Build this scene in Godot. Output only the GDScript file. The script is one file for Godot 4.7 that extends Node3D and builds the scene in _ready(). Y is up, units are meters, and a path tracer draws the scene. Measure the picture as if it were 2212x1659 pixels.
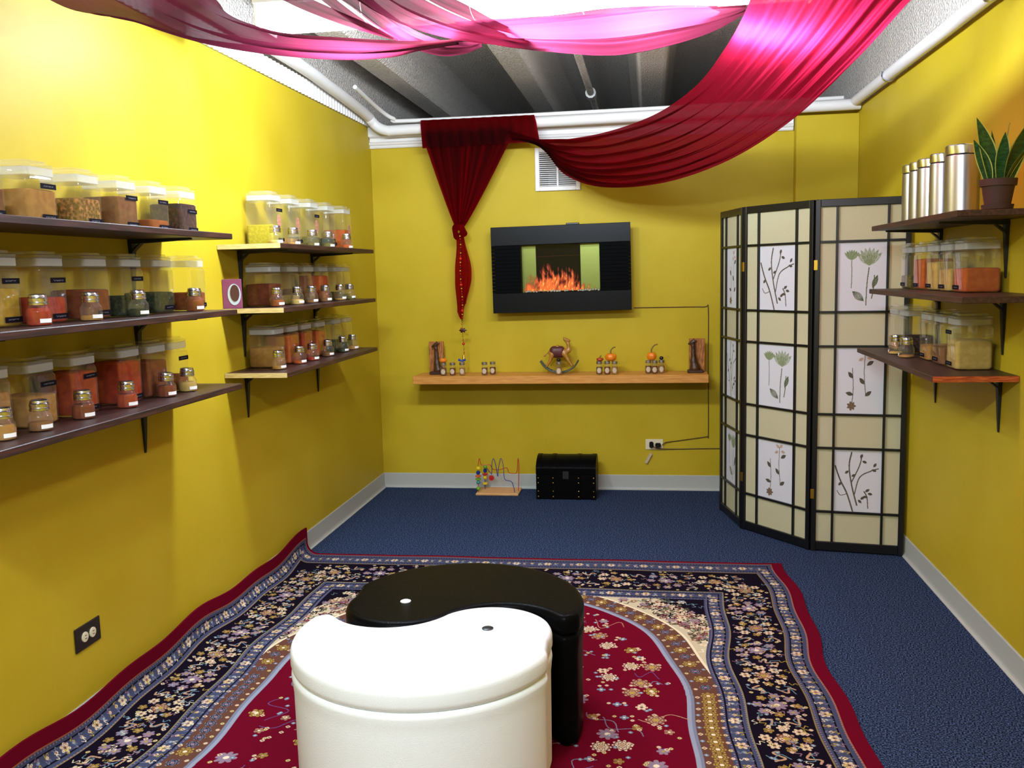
extends Node3D

# ---------------------------------------------------------------- geometry collector
class Geo:
	var v := PackedVector3Array()
	var i := PackedInt32Array()
	var t := PackedVector2Array()

	func tri(a: int, b: int, c: int) -> void:
		i.append(a); i.append(b); i.append(c)

	func quad(a: int, b: int, c: int, d: int) -> void:
		tri(a, b, c); tri(a, c, d)

	# a box with chamfered edges
	func box(c: Vector3, s: Vector3, bevel := 0.002) -> Geo:
		var h := s * 0.5
		var b: float = min(bevel, min(h.x, min(h.y, h.z)) * 0.6)
		var o := v.size()
		for sx in [-1, 1]:
			for sy in [-1, 1]:
				for sz in [-1, 1]:
					var k := Vector3(sx, sy, sz)
					v.append(c + k * Vector3(h.x, h.y - b, h.z - b))
					v.append(c + k * Vector3(h.x - b, h.y, h.z - b))
					v.append(c + k * Vector3(h.x - b, h.y - b, h.z))
		var n := func(x: int, y: int, z: int, f: int) -> int: return o + ((x * 4 + y * 2 + z) * 3) + f
		for a in 2:
			_q(n.call(a, 0, 0, 0), n.call(a, 1, 0, 0), n.call(a, 1, 1, 0), n.call(a, 0, 1, 0), a == 0)
			_q(n.call(0, a, 0, 1), n.call(0, a, 1, 1), n.call(1, a, 1, 1), n.call(1, a, 0, 1), a == 0)
			_q(n.call(0, 0, a, 2), n.call(1, 0, a, 2), n.call(1, 1, a, 2), n.call(0, 1, a, 2), a == 0)
		for a in 2:
			for bb in 2:
				var fl := (a + bb) % 2 == 1
				_q(n.call(a, bb, 0, 0), n.call(a, bb, 1, 0), n.call(a, bb, 1, 1), n.call(a, bb, 0, 1), not fl)
				_q(n.call(a, 0, bb, 0), n.call(a, 0, bb, 2), n.call(a, 1, bb, 2), n.call(a, 1, bb, 0), not fl)
				_q(n.call(0, a, bb, 1), n.call(1, a, bb, 1), n.call(1, a, bb, 2), n.call(0, a, bb, 2), not fl)
		for x in 2:
			for y in 2:
				for z in 2:
					if (x + y + z) % 2 == 0:
						tri(n.call(x, y, z, 0), n.call(x, y, z, 1), n.call(x, y, z, 2))
					else:
						tri(n.call(x, y, z, 0), n.call(x, y, z, 2), n.call(x, y, z, 1))
		return self

	func _q(a: int, b: int, c: int, d: int, flip: bool) -> void:
		if flip: quad(a, d, c, b)
		else: quad(a, b, c, d)

	# stacked rings of equal size, optionally capped
	func rings(r: Array, cap0 := true, cap1 := true, closed := true) -> Geo:
		var n: int = r[0].size()
		var o := v.size()
		for ring in r:
			for p in ring: v.append(p)
		var m := n if closed else n - 1
		for k in r.size() - 1:
			for j in m:
				var a := o + k * n + j
				var b := o + k * n + (j + 1) % n
				quad(a, b, b + n, a + n)
		if cap0: _cap(o, n, true)
		if cap1: _cap(o + (r.size() - 1) * n, n, false)
		return self

	func _cap(o: int, n: int, flip: bool) -> void:
		var c := Vector3.ZERO
		for j in n: c += v[o + j]
		v.append(c / n)
		var m := v.size() - 1
		for j in n:
			if flip: tri(m, o + (j + 1) % n, o + j)
			else: tri(m, o + j, o + (j + 1) % n)

	func lathe(prof: Array, segs := 16, c := Vector3.ZERO, cap0 := true, cap1 := true) -> Geo:
		var r := []
		for p in prof:
			var ring := PackedVector3Array()
			for j in segs:
				var a := TAU * j / segs
				ring.append(c + Vector3(cos(a) * p.x, p.y, sin(a) * p.x))
			r.append(ring)
		return rings(r, cap0, cap1)

	# rounded squares, profile of (half width, height)
	func squares(prof: Array, corner := 0.014, c := Vector3.ZERO, cap0 := true, cap1 := true, per := 3) -> Geo:
		var r := []
		for p in prof:
			var ring := PackedVector3Array()
			var k: float = min(corner, p.x * 0.5)
			for q in 4:
				var cc: Vector2 = Vector2(1, 1).rotated(q * PI / 2) * (p.x - k)
				for j in per + 1:
					var d := Vector2.from_angle(q * PI / 2 + PI / 2 * j / per) * k
					ring.append(c + Vector3(cc.x + d.x, p.y, cc.y + d.y))
			r.append(ring)
		return rings(r, cap0, cap1)

	func tube(path: Array, rad, segs := 8, caps := true) -> Geo:
		var r := []
		var up := Vector3.UP
		for k in path.size():
			var d: Vector3 = (path[min(k + 1, path.size() - 1)] - path[max(k - 1, 0)]).normalized()
			if abs(d.dot(up)) > 0.95: up = Vector3.RIGHT if abs(d.x) < 0.9 else Vector3.BACK
			var s := d.cross(up).normalized()
			up = s.cross(d).normalized()
			var ra: float = rad[k] if rad is Array else rad
			var ring := PackedVector3Array()
			for j in segs:
				var a := TAU * j / segs
				ring.append(path[k] + (s * cos(a) + up * sin(a)) * ra)
			r.append(ring)
		return rings(r, caps, caps)

	# upright prism over a polygon on the floor plane, with rounded upper and lower rims: layers of (inset, height)
	func prism(poly: PackedVector2Array, layers: Array) -> Geo:
		var n := poly.size()
		var nor := PackedVector2Array()
		var area := 0.0
		for k in n: area += poly[k].cross(poly[(k + 1) % n])
		for k in n:
			var d := (poly[(k + 1) % n] - poly[(k + n - 1) % n]).normalized()
			nor.append(Vector2(d.y, -d.x) * (1.0 if area > 0 else -1.0))
		var r := []
		for l in layers:
			var ring := PackedVector3Array()
			for k in n:
				var p := poly[k] - nor[k] * float(l.x)
				ring.append(Vector3(p.x, l.y, p.y))
			r.append(ring)
		var o := v.size()
		rings(r, false, false)
		var fill := Geometry2D.triangulate_polygon(poly)
		for e in [0, r.size() - 1]:
			for k in range(0, fill.size(), 3):
				var a: int = o + e * n + fill[k]
				var b: int = o + e * n + fill[k + 1]
				var c: int = o + e * n + fill[k + 2]
				var p0 := v[a]; var p1 := v[b]; var p2 := v[c]
				var upw := (p1 - p0).cross(p2 - p0).y > 0
				# match the winding of the sides: sides wind so that the volume is fixed later
				var want: bool = (area > 0) == (int(e) == 0)
				if upw == want: tri(a, b, c)
				else: tri(a, c, b)
		return self

	func sheet(nu: int, nv: int, f: Callable) -> Geo:
		var o := v.size()
		while t.size() < o: t.append(Vector2.ZERO)
		for a in nu + 1:
			for b in nv + 1:
				v.append(f.call(float(a) / nu, float(b) / nv))
				t.append(Vector2(float(a) / nu, float(b) / nv))
		for a in nu:
			for b in nv:
				var k := o + a * (nv + 1) + b
				quad(k, k + 1, k + nv + 2, k + nv + 1)
		return self

	func turned(x: Transform3D) -> Geo:
		for k in v.size(): v[k] = x * v[k]
		return self

	func outward() -> Geo:
		var vol := 0.0
		for k in range(0, i.size(), 3):
			vol += v[i[k]].dot(v[i[k + 1]].cross(v[i[k + 2]]))
		if vol > 0.0:
			for k in range(0, i.size(), 3):
				var q := i[k + 1]
				i[k + 1] = i[k + 2]
				i[k + 2] = q
		return self

	func mesh(angle := 38.0, close := true) -> ArrayMesh:
		if close: outward()
		var nf := i.size() / 3
		var fn := PackedVector3Array()
		fn.resize(nf)
		var near := []
		near.resize(v.size())
		for k in v.size(): near[k] = PackedInt32Array()
		for f in nf:
			var a := v[i[f * 3]]
			fn[f] = (v[i[f * 3 + 2]] - a).cross(v[i[f * 3 + 1]] - a)
			for j in 3: near[i[f * 3 + j]].append(f)
		var lim := cos(deg_to_rad(angle))
		var pv := PackedVector3Array()
		var pn := PackedVector3Array()
		var pt := PackedVector2Array()
		var has := t.size() == v.size()
		for f in nf:
			var mine := fn[f].normalized()
			for j in 3:
				var k := i[f * 3 + j]
				var s := Vector3.ZERO
				for g in near[k]:
					if angle >= 180.0 or fn[g].normalized().dot(mine) >= lim: s += fn[g]
				pv.append(v[k])
				pn.append(s.normalized() if s.length_squared() > 1e-20 else mine)
				if has: pt.append(t[k])
		var arr := []
		arr.resize(Mesh.ARRAY_MAX)
		arr[Mesh.ARRAY_VERTEX] = pv
		arr[Mesh.ARRAY_NORMAL] = pn
		if has: arr[Mesh.ARRAY_TEX_UV] = pt
		var m := ArrayMesh.new()
		m.add_surface_from_arrays(Mesh.PRIMITIVE_TRIANGLES, arr)
		return m

# ---------------------------------------------------------------- naming helpers
var taken := {}
var M := {}
var cache := {}
var rng := RandomNumberGenerator.new()
const W := 3.097

func numbered(called: String) -> String:
	var n: int = taken.get(called, -1) + 1
	taken[called] = n
	return called if n == 0 else "%s_%03d" % [called, n]

func obj(called: String, mesh: Mesh, m: Material, parent: Node = self) -> MeshInstance3D:
	var o := MeshInstance3D.new()
	o.mesh = mesh
	o.material_override = m
	o.name = numbered(called) if parent == self else called
	parent.add_child(o, true)
	return o

func tag(o: Node, label: String, category: String, group := "") -> Node:
	o.set_meta("label", label)
	o.set_meta("category", category)
	if group: o.set_meta("group", group)
	return o

func thing(called: String, label: String, category: String, at := Vector3.ZERO, group := "") -> Node3D:
	var o := Node3D.new()
	o.name = numbered(called)
	add_child(o)
	o.position = at
	tag(o, label, category, group)
	return o

func struct(called: String, mesh: Mesh, m: Material, label := "", category := "") -> MeshInstance3D:
	var o := obj(called, mesh, m)
	o.set_meta("kind", "structure")
	if label: o.set_meta("label", label)
	if category: o.set_meta("category", category)
	return o

func once(key: String, make: Callable) -> Mesh:
	if not cache.has(key): cache[key] = make.call()
	return cache[key]

# ---------------------------------------------------------------- materials
func noise_tex(freq: float, c0: Color, c1: Color, seed_ := 1, size := 512, type := FastNoiseLite.TYPE_SIMPLEX_SMOOTH, oct := 4) -> NoiseTexture2D:
	var n := FastNoiseLite.new()
	n.seed = seed_
	n.noise_type = type
	n.frequency = freq
	n.fractal_octaves = oct
	var x := NoiseTexture2D.new()
	x.width = size
	x.height = size
	x.seamless = true
	x.noise = n
	var g := Gradient.new()
	g.set_color(0, c0)
	g.set_color(1, c1)
	g.set_offset(0, 0.2)
	g.set_offset(1, 0.8)
	x.color_ramp = g
	return x

func mat(called: String, c: Color, rough := 0.6, metal := 0.0) -> StandardMaterial3D:
	var m := StandardMaterial3D.new()
	m.resource_name = called
	m.albedo_color = c
	m.roughness = rough
	m.metallic = metal
	M[called] = m
	return m

func tri_tex(m: StandardMaterial3D, x: Texture2D, scale: Vector3) -> void:
	m.albedo_color = Color.WHITE
	m.albedo_texture = x
	m.uv1_triplanar = true
	m.uv1_world_triplanar = true
	m.uv1_scale = scale

func bump(m: StandardMaterial3D, x: Texture2D, amount: float) -> void:
	m.heightmap_enabled = true
	m.heightmap_texture = x
	m.heightmap_scale = amount

func glass(called: String, c: Color, a: float, rough := 0.04) -> void:
	var m := mat(called, Color(c.r, c.g, c.b, a), rough)
	m.transparency = BaseMaterial3D.TRANSPARENCY_ALPHA

func c8(r: float, g: float, b: float) -> Color:
	return Color(r / 255.0, g / 255.0, b / 255.0)

func wood(called: String, dark: Color, light: Color, rough: float, seed_: int, along := Vector3(14, 14, 1.2)) -> void:
	var m := mat(called, Color.WHITE, rough)
	tri_tex(m, noise_tex(0.02, dark, light, seed_, 256), along)

func make_materials() -> void:
	var fine := noise_tex(0.12, Color.BLACK, Color.WHITE, 5, 512)
	var wallp := mat("yellow_paint", Color.WHITE, 0.5)
	tri_tex(wallp, noise_tex(0.01, c8(186, 161, 32), c8(192, 167, 40), 3, 256), Vector3(0.6, 0.6, 0.6))
	bump(wallp, fine, 0.015)
	wallp.metallic_specular = 0.28
	var conc := mat("white_concrete", Color.WHITE, 0.85)
	tri_tex(conc, noise_tex(0.05, c8(222, 210, 198), c8(240, 232, 222), 7, 512), Vector3(2, 2, 2))
	bump(conc, noise_tex(0.07, Color.BLACK, Color.WHITE, 8, 512, FastNoiseLite.TYPE_CELLULAR, 2), 1.4)
	mat("grey_block", c8(150, 147, 142), 0.9)
	mat("white_paint", c8(226, 222, 218), 0.5)
	mat("cove_base", c8(176, 178, 170), 0.5)
	var car := mat("blue_carpet", Color.WHITE, 1.0)
	tri_tex(car, noise_tex(0.15, c8(10, 15, 28), c8(92, 111, 150), 11, 512, FastNoiseLite.TYPE_SIMPLEX_SMOOTH, 3), Vector3(1.7, 1.7, 1.7))
	car.metallic_specular = 0.05
	bump(car, noise_tex(0.3, Color.BLACK, Color.WHITE, 12, 512), 0.12)
	wood("dark_wood", c8(40, 20, 16), c8(72, 39, 31), 0.45, 21)
	wood("raw_wood", c8(198, 172, 104), c8(222, 198, 132), 0.7, 22, Vector3(3, 30, 10))
	wood("red_wood", c8(150, 52, 22), c8(206, 104, 52), 0.4, 23, Vector3(3, 30, 10))
	wood("oak", c8(196, 130, 54), c8(216, 152, 74), 0.45, 24, Vector3(1.2, 16, 16))
	wood("bookend_wood", c8(120, 66, 22), c8(196, 124, 56), 0.5, 25, Vector3(20, 3, 20))
	wood("pine", c8(206, 150, 92), c8(224, 174, 116), 0.5, 26, Vector3(2, 16, 16))
	mat("black_iron", c8(22, 20, 20), 0.5)
	mat("screen_frame", c8(14, 14, 16), 0.35)
	var paper := mat("cream_paper", Color.WHITE, 0.9)
	tri_tex(paper, noise_tex(0.15, c8(190, 184, 146), c8(200, 194, 160), 31, 256), Vector3(5, 5, 5))
	paper.backlight_enabled = true
	paper.backlight = Color(0.4, 0.4, 0.36)
	mat("brass", c8(212, 172, 70), 0.3, 1.0)
	var bl := mat("black_leather", c8(9, 9, 10), 0.32)
	bl.metallic_specular = 0.15
	bump(bl, noise_tex(0.1, Color.BLACK, Color.WHITE, 41, 512, FastNoiseLite.TYPE_CELLULAR, 2), 0.04)
	bl.uv1_triplanar = true
	bl.uv1_scale = Vector3(6, 6, 6)
	var wl := mat("white_leather", c8(244, 248, 250), 0.42)
	bump(wl, bl.heightmap_texture, 0.03)
	wl.uv1_triplanar = true
	wl.uv1_scale = Vector3(6, 6, 6)
	mat("white_button", c8(240, 240, 236), 0.3)
	mat("black_button", c8(30, 32, 36), 0.3)
	glass("jar_glass", c8(200, 206, 196), 0.035)
	glass("lid_glass", c8(220, 224, 220), 0.1)
	var seal := mat("frosted_seal", Color(0.86, 0.87, 0.86, 0.42), 0.45)
	seal.transparency = BaseMaterial3D.TRANSPARENCY_ALPHA
	seal.backlight_enabled = true
	seal.backlight = Color(0.5, 0.5, 0.5)
	mat("steel", c8(198, 198, 216), 0.3, 1.0)
	mat("shiny_steel", c8(214, 214, 232), 0.2, 1.0)
	mat("dark_gap", c8(28, 26, 26), 0.6)
	mat("white_sticker", c8(238, 236, 232), 0.7)
	mat("black_plate", c8(26, 22, 18), 0.4)
	mat("ivory_plastic", c8(224, 214, 180), 0.4)
	mat("pale_label", c8(196, 176, 150), 0.7)
	mat("cord_brown", c8(92, 62, 22), 0.6)
	mat("black_plastic", c8(12, 12, 13), 0.3)
	mat("gloss_black", c8(13, 14, 16), 0.3).metallic_specular = 0.25
	mat("dull_black", c8(7, 7, 8), 0.6).metallic_specular = 0.12
	mat("pot_brown", c8(64, 35, 26), 0.7)
	mat("soil", c8(40, 28, 20), 1.0)
	mat("orange_pumpkin", c8(226, 126, 20), 0.35)
	mat("red_pumpkin", c8(176, 64, 20), 0.4)
	mat("stem_brown", c8(120, 92, 40), 0.7)
	mat("blue_ribbon", c8(30, 70, 150), 0.5)
	mat("camel_tan", c8(168, 116, 44), 0.35)
	mat("saddle_red", c8(84, 34, 34), 0.5)
	mat("rocker_green", c8(66, 72, 52), 0.4)
	var gir := mat("giraffe_spots", Color.WHITE, 0.45)
	tri_tex(gir, noise_tex(0.05, c8(40, 20, 10), c8(120, 72, 30), 51, 256, FastNoiseLite.TYPE_CELLULAR, 1), Vector3(12, 12, 12))
	mat("purple_card", c8(140, 70, 110), 0.5)
	mat("plate_blue", c8(190, 208, 222), 0.5)
	mat("dark_print", c8(84, 50, 50), 0.5)
	mat("crimson_bead", c8(190, 30, 24), 0.2)
	mat("gold_bead", c8(214, 164, 60), 0.25, 0.8)
	mat("dark_bead", c8(60, 16, 16), 0.3)
	var fab := mat("maroon_voile", Color(0.095, 0.002, 0.009, 0.985), 0.8)
	fab.metallic_specular = 0.15
	fab.transparency = BaseMaterial3D.TRANSPARENCY_ALPHA
	fab.backlight_enabled = true
	fab.backlight = Color(0.97, 0.15, 0.32)
	var fab2 := mat("plum_voile", Color(0.17, 0.006, 0.035, 0.96), 0.85)
	fab2.metallic_specular = 0.2
	fab2.transparency = BaseMaterial3D.TRANSPARENCY_ALPHA
	fab2.backlight_enabled = true
	fab2.backlight = Color(0.46, 0.14, 0.235)
	var dif := mat("lamp_tube", c8(250, 250, 250), 0.5)
	dif.emission_enabled = true
	dif.emission = c8(255, 252, 246)
	dif.emission_energy_multiplier = 3.0
	# powders, seeds and herbs
	for p in POWDERS:
		var q: Array = POWDERS[p]
		var m := mat(p, Color.WHITE, 0.95)
		m.metallic_specular = 0.1
		tri_tex(m, once_tex(q), Vector3(4, 4, 4) if q[2] == 0 else Vector3(5, 5, 5))

const POWDERS := {
	"tan powder": [[151, 106, 48], [168, 122, 59], 0], "mixed seeds": [[82, 67, 14], [194, 129, 71], 1], "brown powder": [[106, 67, 32], [125, 82, 40], 0],
	"amber powder": [[120, 58, 9], [144, 75, 16], 0], "dark herbs": [[25, 11, 12], [89, 42, 37], 1], "yellow powder": [[144, 113, 12], [168, 132, 21], 0],
	"red powder": [[138, 34, 4], [166, 48, 7], 0], "rust powder": [[103, 42, 12], [125, 56, 19], 0], "green herbs": [[24, 29, 12], [60, 65, 27], 1],
	"orange powder": [[161, 67, 13], [177, 84, 22], 0], "lime granules": [[158, 142, 12], [185, 168, 30], 1], "cream powder": [[172, 142, 71], [185, 156, 84], 0],
	"olive herbs": [[72, 64, 18], [120, 106, 37], 1], "paprika powder": [[137, 45, 12], [163, 61, 18], 0],
}

func once_tex(q: Array) -> Texture2D:
	return noise_tex(0.06 if q[2] == 0 else 0.14, c8(q[0][0], q[0][1], q[0][2]), c8(q[1][0], q[1][1], q[1][2]), 60 + cache.size(), 128, FastNoiseLite.TYPE_SIMPLEX_SMOOTH if q[2] == 0 else FastNoiseLite.TYPE_CELLULAR, 2)

# ---------------------------------------------------------------- curves and soft shapes
func smooth_path(p: Array, per := 6) -> Array:
	var out := []
	for k in p.size() - 1:
		for j in per:
			out.append(p[k].cubic_interpolate(p[k + 1], p[max(k - 1, 0)], p[min(k + 2, p.size() - 1)], float(j) / per))
	out.append(p[-1])
	return out

func along(p: Array, s: float) -> Vector3:
	var x: float = clamp(s, 0.0, 1.0) * (p.size() - 1)
	var k: int = min(int(x), p.size() - 2)
	return p[k].cubic_interpolate(p[k + 1], p[max(k - 1, 0)], p[min(k + 2, p.size() - 1)], x - k)

# capsules [a, b, ra, rb] joined by a smooth minimum, meshed as surface nets
func soft_body(caps: Array, k: float, cell: float) -> Geo:
	var lo := Vector3.ONE * 1e9
	var hi := -lo
	for c in caps:
		for e in 2:
			lo = lo.min(c[e] - Vector3.ONE * (c[2 + e] + cell * 3))
			hi = hi.max(c[e] + Vector3.ONE * (c[2 + e] + cell * 3))
	var n := Vector3i(((hi - lo) / cell).ceil()) + Vector3i.ONE
	var f := PackedFloat32Array()
	f.resize(n.x * n.y * n.z)
	for x in n.x:
		for y in n.y:
			for z in n.z:
				var p := lo + Vector3(x, y, z) * cell
				var d := 1e9
				for c in caps:
					var ba: Vector3 = c[1] - c[0]
					var h: float = clamp((p - c[0]).dot(ba) / max(ba.length_squared(), 1e-9), 0.0, 1.0)
					var e: float = (p - c[0] - ba * h).length() - lerp(c[2], c[3], h)
					var w: float = clamp(0.5 + 0.5 * (d - e) / k, 0.0, 1.0)
					d = lerp(d, e, w) - k * w * (1.0 - w) if d < 1e8 else e
				f[(x * n.y + y) * n.z + z] = d
	var g := Geo.new()
	var id := PackedInt32Array()
	id.resize(f.size())
	id.fill(-1)
	for x in n.x - 1:
		for y in n.y - 1:
			for z in n.z - 1:
				var s := Vector3.ZERO
				var cnt := 0
				var val := []
				for q in 8:
					val.append(f[((x + (q >> 2)) * n.y + y + ((q >> 1) & 1)) * n.z + z + (q & 1)])
				for e in [[0, 1], [2, 3], [4, 5], [6, 7], [0, 2], [1, 3], [4, 6], [5, 7], [0, 4], [1, 5], [2, 6], [3, 7]]:
					var a: float = val[e[0]]
					var b: float = val[e[1]]
					if (a < 0) != (b < 0):
						var w := a / (a - b)
						var pa := Vector3(e[0] >> 2, (e[0] >> 1) & 1, e[0] & 1)
						var pb := Vector3(e[1] >> 2, (e[1] >> 1) & 1, e[1] & 1)
						s += pa.lerp(pb, w)
						cnt += 1
				if cnt:
					id[(x * n.y + y) * n.z + z] = g.v.size()
					g.v.append(lo + (Vector3(x, y, z) + s / cnt) * cell)
	var st := [n.y * n.z, n.z, 1]
	for x in range(1, n.x - 1):
		for y in range(1, n.y - 1):
			for z in range(1, n.z - 1):
				var o := (x * n.y + y) * n.z + z
				for ax in 3:
					var a := f[o]
					var b := f[o + st[ax]]
					if (a < 0) != (b < 0):
						var u: int = st[(ax + 1) % 3]
						var w: int = st[(ax + 2) % 3]
						var q := [id[o], id[o - u], id[o - u - w], id[o - w]]
						if a < 0: g.quad(q[0], q[1], q[2], q[3])
						else: g.quad(q[0], q[3], q[2], q[1])
	return g

# ---------------------------------------------------------------- camera, light, exposure
func camera_and_light() -> void:
	var cam := Camera3D.new()
	cam.name = "camera"
	add_child(cam)
	cam.transform = Transform3D(Basis(Vector3(0.98904086, -0.02329495, -0.14579275), Vector3(0.00540261, 0.99252327, -0.12193594), Vector3(0.14754319, 0.11981197, 0.98177192)), Vector3(1.8306, 1.4591, 6.0954))
	cam.fov = 45.144
	cam.near = 0.05
	cam.current = true
	var e := Environment.new()
	e.background_mode = Environment.BG_COLOR
	e.background_color = Color.BLACK
	e.tonemap_mode = Environment.TONE_MAPPER_LINEAR
	e.tonemap_exposure = 1.0
	e.sdfgi_enabled = true
	e.ssao_enabled = true
	e.ssil_enabled = true
	var we := WorldEnvironment.new()
	we.name = "environment"
	we.environment = e
	add_child(we)

const LAMP_ENERGY := 2.05

# a wraparound fixture: white pan with a row of glowing lens segments under it, a lamp inside each
func ceiling_light(at: Vector3, label: String, n: int) -> void:
	var t := thing("ceiling_light", label, "ceiling light", at, "fluorescent ceiling lights")
	var len_ := n * 0.4
	obj("pan", Geo.new().box(Vector3(0, 0.05, 0), Vector3(len_ + 0.03, 0.026, 0.2), 0.006).mesh(), M["white_paint"], t)
	for s in [-1, 1]:
		obj("hanger", Geo.new().tube([Vector3(s * 0.45, 0.063, 0), Vector3(s * 0.45, 2.94 - at.y, 0)], 0.008, 8).mesh(), M["white_paint"], t)
		obj("end_cap", Geo.new().box(Vector3(s * (len_ / 2 + 0.006), 0.0, 0), Vector3(0.01, 0.074, 0.2), 0.003).mesh(), M["white_paint"], t)
	var lens := once("lamp_lens", func():
		var r := []
		for x in [-0.199, 0.199]:
			var ring := PackedVector3Array()
			for q in [Vector2(-0.1, 0.035), Vector2(0.1, 0.035), Vector2(0.105, 0.01), Vector2(0.09, -0.02), Vector2(0.06, -0.034), Vector2(0, -0.04), Vector2(-0.06, -0.034), Vector2(-0.09, -0.02), Vector2(-0.105, 0.01)]:
				ring.append(Vector3(x, q.y, q.x))
			r.append(ring)
		return Geo.new().rings(r).mesh(40))
	for k in n:
		var x := (k - (n - 1) / 2.0) * 0.4
		obj("lamp_lens", lens, M["lamp_tube"], t).position.x = x
		var l := OmniLight3D.new()
		l.name = "lamp_glow"
		l.light_energy = LAMP_ENERGY
		l.light_color = c8(220, 237, 255)
		l.light_size = 0.09
		l.omni_range = 14.0
		l.omni_attenuation = 2.0
		l.shadow_enabled = true
		l.position = Vector3(x, -0.005, 0)
		t.add_child(l, true)
	var d := AreaLight3D.new()
	d.name = "lamp_downlight"
	d.area_size = Vector2(len_, 0.2)
	d.light_energy = LAMP_ENERGY * n * 0.65
	d.light_color = c8(220, 237, 255)
	d.shadow_enabled = true
	d.set("area_range", 14.0)
	d.position = Vector3(0, -0.043, 0)
	d.rotation = Vector3(-PI / 2, 0, 0)
	t.add_child(d)

# ---------------------------------------------------------------- room
func cove(path_from: Vector3, path_to: Vector3, inward: Vector3) -> Mesh:
	var prof := [Vector2(0, 0), Vector2(0.02, 0), Vector2(0.021, 0.003), Vector2(0.011, 0.008), Vector2(0.006, 0.02), Vector2(0.006, 0.098), Vector2(0.004, 0.101), Vector2(0, 0.101)]
	var r := []
	for p in [path_from, path_to]:
		var ring := PackedVector3Array()
		for q in prof: ring.append(p + inward * q.x + Vector3.UP * q.y)
		r.append(ring)
	return Geo.new().rings(r).mesh(30)

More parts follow.
